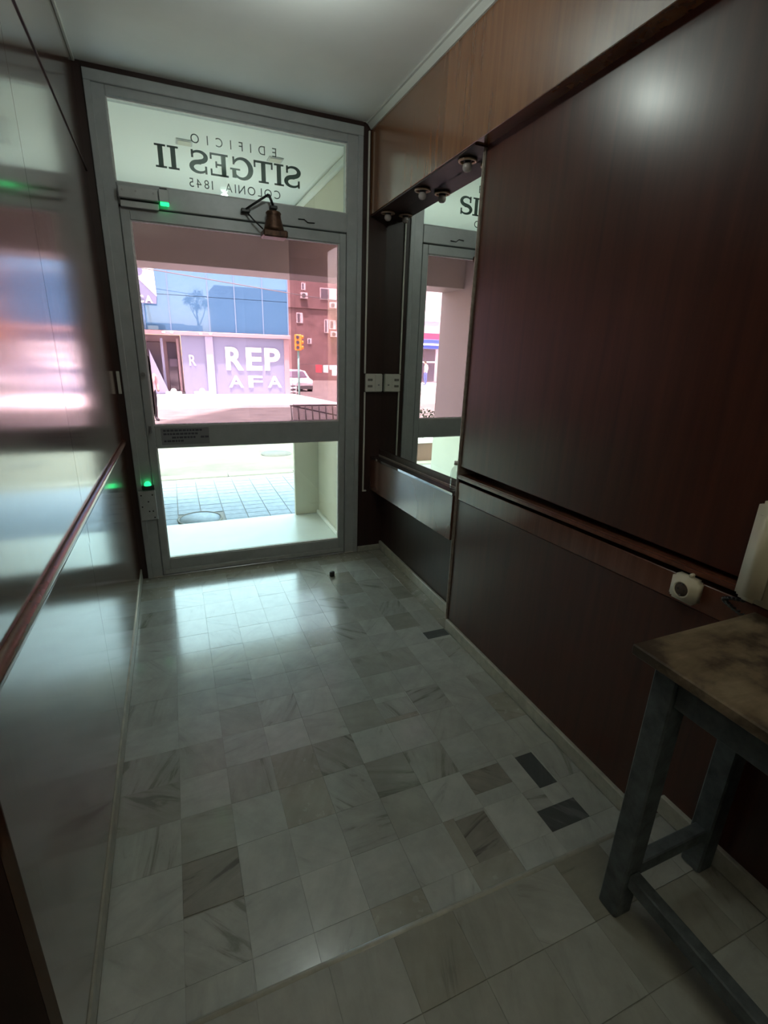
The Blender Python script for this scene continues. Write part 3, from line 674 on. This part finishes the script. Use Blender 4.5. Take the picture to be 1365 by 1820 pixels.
# ---- intercom phone
ic = root('intercom_phone', (WN-0.03, -2.50, 0.86), 'cream wall intercom handset with dark coiled cord above the table', 'intercom')
bm = bmesh.new(); bm_box(bm, (0, 0, 0), (0.034, 0.100, 0.240)); bmesh.ops.bevel(bm, geom=list(bm.edges), offset=0.010, segments=3, affect='EDGES')
link('base', bm_mesh('base', bm, True), 'cream', ic, (WN-0.0175, -2.500, 0.990))
bm = bmesh.new(); bm_box(bm, (0, 0, 0), (0.036, 0.052, 0.215)); bmesh.ops.bevel(bm, geom=list(bm.edges), offset=0.014, segments=3, affect='EDGES')
link('handset', bm_mesh('handset', bm, True), 'cream', ic, (WN-0.053, -2.498, 0.990))
pts = []
for i in range(90):
    t = i/89; a = t*2*PI*13; pts.append((WN-0.030+0.006*math.cos(a), -2.470+0.006*math.sin(a)+0.028*math.sin(PI*t), 0.868-0.014*math.sin(PI*t)*2 - 0.0*t))
pts = [(WN-0.035+0.006*math.cos(i/89*26*PI), -2.485+0.045*math.sin(PI*i/89)*1.0+0.006*math.sin(i/89*26*PI), 0.872-0.035*(i/89)) for i in range(90)]
tube('coiled_cord', pts, 0.0022, 'black', ic, n=6)

# ---- table
TB = root('wooden_table', (1.30, -2.9, ST), 'old wooden table with worn bare top and chipped grey-painted legs', 'table')
tx0, tx1, ty0, ty1, tz = 1.103, 1.492, -3.36, -2.500, 0.850
box('tabletop', tx0, tx1, ty0, ty1, tz-0.024, tz, 'table_top', TB, 0.003)
LG = 0.052
lx0, lx1, ly0, ly1 = tx0+0.040, 1.488, ty0+0.05, ty1-0.030
for (ax, ay) in ((lx0, ly1-LG), (lx1-LG, ly1-LG), (lx0, ly0), (lx1-LG, ly0)): box('leg', ax, ax+LG, ay, ay+LG, ST+0.0008, tz-0.024, 'table_leg', TB, 0.004)
for x_ in (lx0+0.008, lx1-0.032): box('apron', x_, x_+0.022, ly0+LG, ly1-LG, tz-0.110, tz-0.025, 'table_leg', TB, 0.002)
for y_ in (ly0+0.008, ly1-0.032): box('apron', lx0+LG, lx1-LG, y_, y_+0.022, tz-0.110, tz-0.025, 'table_leg', TB, 0.002)
for y_ in (ly0+0.012, ly1-0.042): box('stretcher', lx0+LG, lx1-LG, y_, y_+0.030, ST+0.105, ST+0.145, 'table_leg', TB, 0.003)
for x_ in (lx0+0.012,): box('stretcher', x_, x_+0.030, ly0+LG, ly1-LG, ST+0.105, ST+0.145, 'table_leg', TB, 0.003)

# ================================================================== THE PORCH
pf = box('porch_floor', -0.06, 1.60, 0.08, 0.975, -0.30, -0.004, 'porch_floor', None, 0.006); tag(pf, kind='structure', label='white marble porch slab outside the door')
YBm0, YBm1 = 1.75, 2.20
pc = box('porch_ceiling', -0.06, 3.2, 0.076, YBm0, 2.50, 2.60, 'porch_ceiling', None, 0); tag(pc, kind='structure', label='white porch ceiling outside the transom')
pbm = box('porch_beam', -0.06, 3.2, YBm0, YBm1, 2.012, 2.70, 'porch', None, 0.004); tag(pbm, kind='structure', label='cream beam across the front of the porch')
pw_ = box('porch_wall', -0.40, -0.055, 0.076, 2.22, -0.30, 2.70, 'porch_shaded', None, 0.003); tag(pw_, kind='structure', label='cream side wall of the porch on the left')
pr = root('shopfront', (1.40, 0.5, 0), 'cream low wall with shop window above on the right of the porch', kind='structure')
box('low_wall', 1.375, 1.60, 0.078, 0.93, -0.003, 0.77, 'porch', pr, 0.003)
box('end_wall', 1.17, 1.60, 0.932, 0.972, -0.003, 0.77, 'porch', pr, 0.002)
box('upper_wall', 1.375, 1.60, 0.078, 0.97, 2.16, 2.499, 'porch', pr, 0.003)
box('skirting', 1.355, 1.375, 0.08, 0.93, -0.003, 0.03, 'porch_ceiling', pr, 0.003)
tube('cove', [(1.366, 0.08, 2.470), (1.366, YBm0, 2.470)], 0.024, 'porch_ceiling', pr, n=8)
box('upper_wall', 1.375, 1.60, 0.972, YBm0-0.002, 2.30, 2.499, 'porch', pr, 0.003)
box('shop_pane', 1.172, 2.60, 0.948, 0.954, 0.772, 2.158, 'tint', pr, 0)
for (px_, py_) in ((0.473, 0.479), (1.003, 0.505)):
    t = root('porch_light', (px_, py_, 2.50), 'small square recessed light in the porch ceiling, %s' % ('left of the lettering' if px_ < .7 else 'right of the lettering'), 'light', 'porch ceiling lights')
    frame_o = box('bezel', px_-0.045, px_+0.045, py_-0.045, py_+0.045, 2.494, 2.500, 'gasket', t, 0.001)
    box('diffuser', px_-0.036, px_+0.036, py_-0.036, py_+0.036, 2.491, 2.4938, 'porch', t, 0.001)

# ---- our own building above the porch, a neighbour and an added shadow tower (they shade the pavement and show in the glass across the street)
bmass = box('upper_storey', -1.45, 1.74, YB, 1.74, 2.73, 2.80, 'porch', None, 0); tag(bmass, kind='structure', label='roof of the entrance building')
twr = box('shadow_tower', -5.1, -1.5, -7.0, 0.0, -0.3, 70.0, 'facade_grey', None, 0); tag(twr, kind='structure', label='tall unseen grey block added to cast a shadow over the road')  # added unseen tower, placed for the diagonal shadow across the road
ngb = box('neighbour_block', 4.6, 16.0, -7.0, 0.0, -0.3, 6.3, 'facade_grey', None, 0); tag(ngb, kind='structure', label='low grey block further along the street')

# ================================================================== THE STREET
def gz(y): return -0.12 if y < 3.0 else (-0.12 - 0.05*(min(y, 36)-3.0))
pvt = box('pavement', -6, 9, 0.976, 2.90, -0.40, -0.128, 'paver_base', None, 0); tag(pvt, kind='structure', label='grey tiled pavement in front of the porch')
pme = None
for i in range(-2, 11):
    for j in range(0, 16):
        x0, y0 = i*0.20+0.02, 0.985+j*0.12
        if x0 < -0.35: continue
        if y0 + 0.11 > 2.88: continue
        if pme is None:
            bm = bmesh.new(); bm_box(bm, (0, 0, 0), (0.192, 0.113, 0.012)); pme = bm_mesh('tile', bm); pme.materials.append(M['paver'])
        if math.hypot(x0+0.096-0.40, y0+0.057-1.42) < 0.20: continue
        link('tile', pme, None, pvt, (x0+0.096, y0+0.057, -0.1275 + random.uniform(-.001, .001)))
mh = root('manhole_cover', (0.40, 1.42, -0.128), 'round manhole cover set in the pavement beside the porch slab', 'manhole cover')
lathe('ring', [(0.195, 0.0), (0.195, 0.012), (0.180, 0.014), (0.175, 0.008), (0.175, 0.0)], (0.40, 1.42, -0.128), 'iron', mh, n=36)
lathe('lid', [(0.0, 0.009), (0.172, 0.009), (0.172, 0.0), (0.0, 0.0)], (0.40, 1.42, -0.128), 'paver', mh, n=36)
kb = root('kerb', (0.5, 2.95, -0.3), 'pale stone kerb between pavement and road', kind='structure')
for i in range(-6, 9): box('kerb_stone', i*0.8+0.004, i*0.8+0.796, 2.90, 3.06, -0.30, -0.112, 'kerb', kb, 0.012)
def sloped(name, x0, x1, y0, y1, mat, lift=0.0, n=8):
    bm = bmesh.new(); vs = []
    for k in range(n+1):
        y = y0 + (y1-y0)*k/n; vs.append((bm.verts.new((x0, y, gz(y)+lift)), bm.verts.new((x1, y, gz(y)+lift)), bm.verts.new((x0, y, gz(y)-0.5)), bm.verts.new((x1, y, gz(y)-0.5))))
    for a, b in zip(vs, vs[1:]):
        bm.faces.new((a[0], a[1], b[1], b[0])); bm.faces.new((a[2], b[2], b[3], a[3])); bm.faces.new((a[0], b[0], b[2], a[2])); bm.faces.new((a[1], a[3], b[3], b[1]))
    bm.faces.new((vs[0][0], vs[0][2], vs[0][3], vs[0][1])); bm.faces.new((vs[-1][0], vs[-1][1], vs[-1][3], vs[-1][2]))
    return link(name, bm_mesh(name, bm), mat)
rd = sloped('road', -60, 80, 3.06, 120, 'road', -0.07, 40); tag(rd, kind='structure', label='sunlit worn asphalt road')
fw = sloped('concrete_walk', -4.0, 6.35, 15.3, 24.2, 'far_walk', 0.02, 10); tag(fw, kind='structure', label='pale concrete pavement across the road')
lathe_o = lathe('road_manhole_cover', [(0.0, 0.012), (0.24, 0.012), (0.24, 0.0), (0.0, 0.0)], (1.72, 4.75, gz(4.75)-0.067), 'iron', None, n=28); tag(lathe_o, 'dark round manhole cover in the road', 'manhole cover')

# ---- office building across the street
YO = 24.03; gO = gz(YO)+0.02
ob = root('office_building', (2.7, YO, gO), 'office building across the road with blue glass upper storey and pale lettered wall', 'building')
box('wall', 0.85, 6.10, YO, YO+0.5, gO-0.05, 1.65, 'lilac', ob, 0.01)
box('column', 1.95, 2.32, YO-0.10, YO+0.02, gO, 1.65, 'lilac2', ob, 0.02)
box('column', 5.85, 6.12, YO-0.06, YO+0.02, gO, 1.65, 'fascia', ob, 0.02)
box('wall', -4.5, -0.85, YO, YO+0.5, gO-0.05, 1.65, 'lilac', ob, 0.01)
box('recess_wall', -0.85, 0.85, YO+1.6, YO+1.8, gO-0.05, 1.65, 'fascia', ob, 0.01)
dg_ = box('glass_door', -0.75, -0.12, YO+1.50, YO+1.58, gO, 1.3, 'dark_glass', ob, 0.01)
box('glass_door', 0.18, 0.60, YO+1.50, YO+1.58, gO, 1.3, 'dark_glass', ob, 0.01)
box('door_post', -0.10, 0.02, YO+0.9, YO+1.02, gO, 1.5, 'lilac2', ob, 0.01); box('door_post', 0.64, 0.74, YO+0.6, YO+0.72, gO, 1.5, 'fascia', ob, 0.01)
box('letter_box', 0.25, 0.62, YO+0.9, YO+1.05, 0.15, 0.52, 'dark_glass', ob, 0.01)
prism('ramp_panel', [(-0.62, gO), (0.12, gO), (-0.62, 0.95)], YO+0.30, YO+0.36, 'lilac2', ob)
box('canopy', -4.5, 6.15, YO-0.30, YO+0.6, 1.652, 1.84, 'fascia', ob, 0.02)
for x_ in (0.1, 0.45, 1.75, 2.2): box('spot_lamp', x_-0.05, x_+0.08, YO-0.42, YO-0.28, 1.72, 1.80, 'letter_white', ob, 0.01)
cols = [-4.5, -3.3, -2.0, -0.65, 0.465, 2.236, 3.489, 4.844, 6.12]
box('core', -4.5, 6.12, YO+0.16, YO+4.0, 1.85, 9.0, 'dark_glass', ob, 0)
for a, b in zip(cols, cols[1:]):
    for (z0, z1) in ((1.86, 3.43), (3.45, 5.05), (5.07, 7.0), (7.02, 9.0)): box('glass_pane', a+0.025, b-0.025, YO+0.06, YO+0.10, z0, z1, 'curtain', ob, 0)
for a in cols: box('mullion', a-0.025, a+0.025, YO+0.03, YO+0.14, 1.85, 9.0, 'mullion', ob, 0)
xl = 2.88
for ch, wd in (('R', 0.86), ('E', 0.80), ('P', 0.80)):
    glyph('letter', ch, 1.12, xl, YO-0.03, 0.06, 'letter_white', ob, thick=0.05, weight=0.03, width=wd); xl += wd + 0.14
for ch, xl in (('A', 2.97), ('F', 3.95), ('A', 4.95)): glyph('letter', ch, 0.58, xl, YO-0.03, -0.80, 'letter_white', ob, thick=0.05, weight=0.012, width=0.72)
glyph('letter', 'R', 0.5, 1.15, YO-0.02, 0.25, 'letter_white', ob, thick=0.03, width=0.30)
# hanging sign at the left of the glass
sg = root('hanging_sign', (-0.6, YO-0.6, 2.9), 'white and grey emblem sign with white lettering fixed to the blue glass front', 'sign')
prism('white_field', [(-1.55, 4.70), (-0.10, 4.70), (-0.05, 4.60), (-0.02, 3.28), (-0.68, 3.95), (-1.55, 3.95)], YO-0.62, YO-0.52, 'letter_white', sg)
prism('grey_field', [(-1.55, 3.94), (-0.68, 3.94), (-0.02, 3.27), (-0.06, 2.96), (-1.55, 2.96)], YO-0.61, YO-0.53, 'lilac', sg)
cyl('emblem_bowl', (-0.75, YO-0.64, 4.32), (-0.75, YO-0.60, 4.32), 0.26, 'lilac', sg)
xl = -1.20
for ch in 'LICA':
    o, wd = glyph('letter', ch, 0.30, xl, YO-0.66, 2.99, 'letter_white', sg, thick=0.05, weight=0.02); xl += wd + 0.06
box('bracket', -0.60, -0.50, YO-0.53, YO+0.05, 3.6, 3.7, 'fascia', sg, 0)
# low concrete blocks on the far pavement
for k, (x_, lb) in enumerate(((0.30, 'low white concrete block on the far pavement before the entrance'), (1.55, 'low white concrete block on the far pavement before the lettered wall'))):
    y_ = 22.3; bo = root('concrete_block', (x_, y_, gz(y_)+.02), lb, 'concrete block', 'concrete blocks across the road')
    box('block', x_-0.35, x_+0.35, y_-0.25, y_+0.25, gz(y_)+0.024, gz(y_)+0.22, 'far_walk', bo, 0.03)
    lathe('ball_top', [(0.0, 0.16), (0.09, 0.13), (0.13, 0.06), (0.12, 0.0), (0.0, 0.0)], (x_, y_, gz(y_)+0.22), 'far_walk', bo, n=16)
# overhead cable
cb_ = tube('overhead_cable', [(-3.0, 20.0, 4.25), (0.5, 20.0, 3.95), (3.0, 20.0, 3.72), (6.0, 20.0, 3.45), (9.0, 20.0, 3.25)], 0.018, 'iron', None, 6); tag(cb_, 'thin dark cable strung across the street before the blue glass', 'cable')

for (x_, z_, lb) in ((-3.0, 4.25, 'grey utility pole carrying the left end of the cable'), (9.0, 3.3, 'grey utility pole carrying the right end of the cable')):
    up = root('utility_pole', (x_, 20.2, gz(20)-0.07), lb, 'utility pole', 'utility poles')
    cyl('pole', (x_, 20.2, gz(20)-0.08), (x_, 20.2, z_-0.06), 0.10, 'facade_grey', up, n=12); box('cross_arm', x_-0.5, x_+0.5, 19.95, 20.05, z_-0.20, z_-0.12, 'iron', up, 0)
# ---- right of the office: brick block, cars, lights seen through the shop window
YK = 45.0
bb = root('brick_building', (18, YK, -1.8), 'dark red brick apartment block seen through the shop window', 'building')
box('wall', 9.5, 30.0, YK, YK+10, -1.9, 18.0, 'brick', bb, 0)
for (x0, x1, z0, z1) in ((13.65, 15.25, 5.45, 6.45), (14.05, 14.45, 2.55, 3.75), (14.55, 15.2, 2.9, 3.7), (11.9, 12.3, 6.15, 6.75), (12.4, 12.8, 1.5, 2.0), (16.2, 17.6, 2.5, 3.8), (16.2, 17.6, 5.3, 6.6), (11.4, 12.0, 3.3, 4.2)):
    wv = box('window', x0, x1, YK-0.05, YK+0.02, z0, z1, 'facade_pink', bb, 0); box('pane', x0+0.08, x1-(x1-x0)*0.45, YK-0.08, YK-0.05, z0+0.08, z1-0.08, 'dark_glass', wv, 0)
for z_ in (4.6, 8.2): box('floor_band', 9.5, 30, YK-0.12, YK, z_, z_+0.14, 'brick', bb, 0)
for (x_, z_, lb) in ((14.85, 4.75, 'white air conditioner on the brick block below the upper right window'), (14.95, 2.2, 'white air conditioner on the brick block below the lower right window'), (12.1, 5.4, 'white air conditioner on the brick block below the small upper window')):
    a = root('air_conditioner', (x_, YK, z_), lb, 'air conditioner', 'air conditioners on the brick block')
    box('casing', x_-0.32, x_+0.32, YK-0.36, YK-0.02, z_, z_+0.50, 'facade_pink', a, 0.02); cyl('fan_grille', (x_-0.06, YK-0.385, z_+0.25), (x_-0.06, YK-0.36, z_+0.25), 0.19, 'iron', a, n=16)
# laundry
for (x_, wd, mt_, lb) in ((11.7, 0.55, 'cloth_red', 'red cloth hanging on the line before the brick block'), (12.30, 0.45, 'cloth_white', 'white cloth hanging next to the red cloth'), (13.05, 0.9, 'cloth_white', 'white shirt hanging widest on the line'), (14.0, 0.6, 'cloth_white', 'white cloth hanging last on the right of the line')):
    YL_ = 38.5; zt = -0.15
    if wd < .85: poly = [(x_-wd/2, zt), (x_+wd/2, zt), (x_+wd/2-.02, zt-0.62), (x_-wd/2+.03, zt-0.60)]
    else: poly = [(x_-.45, zt), (x_+.45, zt), (x_+.42, zt-.38), (x_+.22, zt-.34), (x_+.2, zt-.85), (x_-.2, zt-.85), (x_-.22, zt-.34), (x_-.42, zt-.38)]
    tag(prism('hanging_cloth', poly, YL_-0.02, YL_+0.02, mt_), lb, 'laundry', 'clothes on the line')
ll = tube('clothes_line', [(10.0, 38.5, -0.115), (12.5, 38.5, -0.120), (16.0, 38.5, -0.115)], 0.015, 'iron', None, 5); tag(ll, 'thin line carrying cloths before the brick block', 'line')
# traffic light
xt, yt = 6.42, 23.2
tl = root('traffic_light', (xt, yt, gz(yt)), 'orange traffic light on a green pole at the corner', 'traffic light')
cyl('pole', (xt, yt, gz(yt)-0.06), (xt, yt, 1.15), 0.055, 'green_pole', tl, n=12)
box('housing', xt-0.17, xt+0.17, yt-0.13, yt+0.13, 1.12, 1.90, 'orange', tl, 0.04)
for k in range(3):
    z_ = 1.26+0.25*k; cyl('lens', (xt-0.05, yt-0.135, z_), (xt-0.05, yt-0.15, z_), 0.085, 'dark_glass', tl, n=14)
    cyl('visor', (xt+0.17, yt, z_+0.02), (xt+0.27, yt, z_+0.01), 0.09, 'orange', tl, n=12)
# car
def car(loc, rz):
    t = root('parked_car', loc, 'white car by the corner behind the traffic light', 'car')
    prof = [(-2.0, .35), (-2.05, .75), (-1.9, .92), (-1.1, 1.0), (-.55, 1.42), (.9, 1.45), (1.6, 1.02), (1.95, .95), (2.02, .6), (1.98, .32)]
    def lp(name, poly, hw, mat, inset=0):
        bm = bmesh.new(); A = [bm.verts.new((-hw + (0.16 if p[1] > 1.1 else 0), p[0], p[1])) for p in poly]; B = [bm.verts.new((hw - (0.16 if p[1] > 1.1 else 0), p[0], p[1])) for p in poly]
        bm.faces.new(A); bm.faces.new(B[::-1])
        for i in range(len(poly)): bm.faces.new((A[i], B[i], B[(i+1) % len(poly)], A[(i+1) % len(poly)]))
        o = bpy.data.objects.new(name, bm_mesh(name, bm)); o.data.materials.append(M[mat]); COL.objects.link(o); o.parent = t; return o
    lp('body', prof, .86, 'car'); lp('windscreen', [(-1.10, 1.03), (-.60, 1.40), (-.55, 1.40), (-1.05, 1.03)], .72, 'dark_glass').location = (0, -.04, .01)
    for sx_ in (-.84, .84):
        bm = bmesh.new(); bm_box(bm, (sx_*.93, 0.35, 1.20), (.06, 1.5, .30)); o = bpy.data.objects.new('side_window', bm_mesh('side_window', bm)); o.data.materials.append(M['dark_glass']); COL.objects.link(o); o.parent = t
        for yy in (-1.3, 1.25):
            bm = bmesh.new(); cyl_bm(bm, (sx_-.1, yy, .32), (sx_+.1 if sx_ > 0 else sx_+.1, yy, .32), .32, n=18); o = bpy.data.objects.new('wheel', bm_mesh('wheel', bm)); o.data.materials.append(M['rubber']); COL.objects.link(o); o.parent = t
    bm = bmesh.new(); bm_box(bm, (0, -2.04, .45), (1.7, .1, .22)); o = bpy.data.objects.new('bumper', bm_mesh('bumper', bm)); o.data.materials.append(M['iron']); COL.objects.link(o); o.parent = t
    for sx_ in (-.62, .62):
        bm = bmesh.new(); bm_box(bm, (sx_, -2.03, .72), (.34, .06, .16)); o = bpy.data.objects.new('headlight', bm_mesh('headlight', bm)); o.data.materials.append(M['letter_white']); COL.objects.link(o); o.parent = t
    t.rotation_euler.z = rz
car((7.95, 31.5, gz(33.5)-0.05), 0.0)
# striped barrier beside the car
for k in range(3):
    z_ = gz(23.6)+0.05
bz = root('traffic_barrier', (6.40, 24.6, gz(24.6)-0.07), 'white barrier of stacked bars beside the traffic light pole', 'barrier')
for k in range(4): box('bar', 6.22, 6.62, 24.57, 24.63, gz(24.6)+0.08+k*0.20, gz(24.6)+0.18+k*0.20, 'letter_white', bz, 0.01)
for x_ in (6.25, 6.58): box('post', x_-.02, x_+.02, 24.58, 24.62, gz(24.6)-0.07, gz(24.6)+0.80, 'letter_white', bz, 0)
# railing in front of the shop window corner
YR = 9.35; zr = gz(YR)
rl = root('street_railing', (3.6, YR, zr-0.07), 'low dark iron railing with leaning bars on the near kerb', 'railing')
box('rail', 2.95, 5.2, YR-0.02, YR+0.02, -0.075, -0.035, 'iron', rl, 0); box('rail', 2.95, 5.2, YR-0.02, YR+0.02, zr+0.0, zr+0.03, 'iron', rl, 0)
for k in range(12): tube('bar', [(3.0+k*0.18, YR, zr-0.06), (2.97+k*0.18, YR, -0.05)], 0.016, 'iron', rl, 6)
tube('brace', [(3.0, YR+0.05, -0.06), (4.5, YR+0.05, zr+0.05)], 0.02, 'iron', rl, 6)

# ---- people
def person(name, loc, h, rz, shirt, trouser, label, pose):
    J = {'pelvis': (0, 0, .53), 'chest': (0, .01, .70), 'neck': (0, .01, .82), 'head': (0, -.01, .865), 'crown': (0, -.01, .95),
         'sl': (-.105, .01, .795), 'sr': (.105, .01, .795), 'el': (-.135, .03, .64), 'er': (.135, .03, .64), 'hl': (-.13, -.03, .50), 'hr': (.13, -.03, .50),
         'pl': (-.055, 0, .50), 'pr': (.055, 0, .50), 'kl': (-.06, -.02, .28), 'kr': (.06, .01, .28), 'al': (-.06, .03, .04), 'ar': (.06, .02, .04), 'fl': (-.065, -.07, .015), 'fr': (.065, -.08, .015)}
    J.update(pose)
    E = [('pelvis', 'chest'), ('chest', 'neck'), ('neck', 'head'), ('head', 'crown'), ('chest', 'sl'), ('chest', 'sr'), ('sl', 'el'), ('sr', 'er'), ('el', 'hl'), ('er', 'hr'),
         ('pelvis', 'pl'), ('pelvis', 'pr'), ('pl', 'kl'), ('pr', 'kr'), ('kl', 'al'), ('kr', 'ar'), ('al', 'fl'), ('ar', 'fr')]
    Rr = {'pelvis': .085, 'chest': .095, 'neck': .034, 'head': .055, 'crown': .045, 'sl': .042, 'sr': .042, 'el': .030, 'er': .030, 'hl': .022, 'hr': .022, 'pl': .062, 'pr': .062, 'kl': .042, 'kr': .042, 'al': .028, 'ar': .028, 'fl': .022, 'fr': .022}
    ks = list(J); me = bpy.data.meshes.new(name); me.from_pydata([tuple(c*h for c in J[k]) for k in ks], [(ks.index(a), ks.index(b)) for a, b in E], [])
    o = bpy.data.objects.new('tmp_person', me); COL.objects.link(o)
    sk = o.modifiers.new('skin', 'SKIN')
    for i, k in enumerate(ks): me.skin_vertices[0].data[i].radius = (Rr[k]*h*(1.0), Rr[k]*h*0.8) if k in ('chest', 'pelvis') else (Rr[k]*h, Rr[k]*h)
    me.skin_vertices[0].data[0].use_root = True
    sb_ = o.modifiers.new('sub', 'SUBSURF'); sb_.levels = 1; sb_.render_levels = 1
    dg = bpy.context.evaluated_depsgraph_get(); dg.update(); m2 = bpy.data.meshes.new_from_object(o.evaluated_get(dg)); bpy.data.objects.remove(o)
    m2.materials.clear()
    for k in (trouser, shirt, 'skin'): m2.materials.append(M[k])
    for p in m2.polygons:
        z = p.center.z/h; ax = abs(p.center.x)/h; p.use_smooth = True
        p.material_index = 0 if z < .52 and ax < .11 else (2 if z > .835 or (ax > .11 and z < .60) else 1)
    r = root(name, loc, label, 'person'); b = bpy.data.objects.new('body', m2); COL.objects.link(b); b.parent = r
    hc = Vector(J['head']).lerp(Vector(J['crown']), 0.65)*h
    bm = bmesh.new(); bmesh.ops.create_icosphere(bm, subdivisions=2, radius=0.062*h)
    for v in list(bm.verts):
        if v.co.z < -0.015*h and v.co.y < 0.01*h: v.co.z = -0.0*h
    hr = bpy.data.objects.new('hair', bm_mesh('hair', bm, True)); hr.data.materials.append(M['hair']); COL.objects.link(hr); hr.parent = r; hr.location = hc + Vector((0, .012*h, .012*h))
    r.rotation_euler.z = rz; return r
person('person', (-0.26, 11.0, gz(11.0)-0.068), 1.46, 0.4, 'shirt', 'trouser', 'person in pink top and black trousers standing outside at the left pane edge', {})
lp_ = box('pavement', -16, -3.6, 16.4, 20.0, -0.9, -0.20, 'far_walk', None, 0); tag(lp_, kind='structure', label='pale pavement on the left side of the street')
person('person', (-8.05, 18.0, -0.199), 1.12, 2.4, 'shirt2', 'jeans', 'person in pale top and blue jeans seen in the mirror', {'head': (0, -.05, .86), 'crown': (0, -.06, .94)})
# ---- left side of the street, seen only in the mirror
lb_ = root('shop_building', (-9, 20, -0.2), 'pale building with blue awning and red fascia seen in the mirror', 'building')
box('wall', -16, -5, 20.0, 24.0, -0.9, 9.0, 'facade_pink', lb_, 0)
box('red_fascia', -16, -5, 19.9, 20.0, 1.86, 2.15, 'red', lb_, 0); box('awning', -16, -5, 19.2, 20.0, 1.42, 1.85, 'awning', lb_, 0.02)
box('sign_strip', -9.4, -8.4, 19.17, 19.2, 1.58, 1.66, 'letter_white', lb_, 0)
for x_ in (-12.4, -10.6, -8.8, -7.0): 
    s_ = box('shop_window', x_-0.75, x_+0.55, 19.95, 20.0, -0.15, 1.38, 'dark_glass', lb_, 0); box('frame_bar', x_-0.75, x_+0.55, 19.92, 19.95, 0.75, 0.82, 'letter_white', s_, 0)
for x_ in (-12.0, -9.2, -6.6): box('window', x_-0.5, x_+0.5, 19.95, 20.0, 2.7, 3.7, 'letter_white', lb_, 0)
pl_ = root('planter', (-0.8, 3.3, -0.12), 'brown planter with white cap and green hedge seen in the mirror', 'planter')
PX0, PX1, PY0, PY1 = -2.2, -0.24, 3.10, 3.45
box('trough', PX0, PX1, PY0, PY1, -0.19, 0.13, 'terracotta', pl_, 0.01); box('cap', PX0-.02, PX1+.02, PY0-.02, PY1+.02, 0.131, 0.175, 'letter_white', pl_, 0.006)
bm = bmesh.new()
for i in range(900):
    c = Vector((random.uniform(PX0+.05, PX1-.03), random.uniform(PY0+.03, PY1-.03), 0.18+random.random()**0.8*0.40))
    q = Matrix.Rotation(random.uniform(0, 6.28), 3, Vector((random.random()-.5, random.random()-.5, random.random()-.5)).normalized()); s = random.uniform(.02, .035)
    vs = [bm.verts.new(c + q @ Vector(v)) for v in ((-s, 0, 0), (0, -s*.5, 0.004), (s, 0, 0), (0, s*.5, 0.004))]; bm.faces.new(vs)
hd = link('hedge', bm_mesh('hedge', bm), 'leaf', pl_); hd['kind'] = 'stuff'
# ---- street tree reflected in the blue glass
tr = root('street_tree', (3.0, -0.6, -0.12), 'street tree beside the porch, mirrored in the blue glass', 'tree')
tube('trunk', [(3.0, -0.6, -0.3), (3.05, -0.6, 2.0), (2.95, -0.6, 4.0), (3.1, -0.6, 5.6)], [0.13, 0.10, 0.07, 0.03], 'bark', tr, 8)
tube('branch', [(3.0, -0.6, 2.6), (3.5, -0.5, 3.6), (3.9, -0.4, 4.8)], [0.06, 0.04, 0.02], 'bark', tr, 6); tube('branch', [(2.97, -0.6, 3.2), (2.5, -0.7, 4.2), (2.3, -0.7, 5.0)], [0.05, 0.03, 0.015], 'bark', tr, 6)
bm = bmesh.new()
for i in range(1600):
    k = random.choice([(3.1, -0.6, 5.4, .7), (3.8, -0.4, 4.7, .6), (2.35, -0.7, 4.9, .5), (3.0, -.6, 4.4, .5)])
    c = Vector((random.gauss(k[0], k[3]*.45), random.gauss(k[1], k[3]*.4), random.gauss(k[2], k[3]*.4)))
    q = Matrix.Rotation(random.uniform(0, 6.28), 3, Vector((random.random()-.5, random.random()-.5, random.random()-.5)).normalized()); s = random.uniform(.05, .1)
    bm.faces.new([bm.verts.new(c + q @ Vector(v)) for v in ((-s, 0, 0), (0, -s*.5, 0.004), (s, 0, 0), (0, s*.5, 0.004))])
fo = link('foliage', bm_mesh('foliage', bm), 'leaf', tr); fo['kind'] = 'stuff'
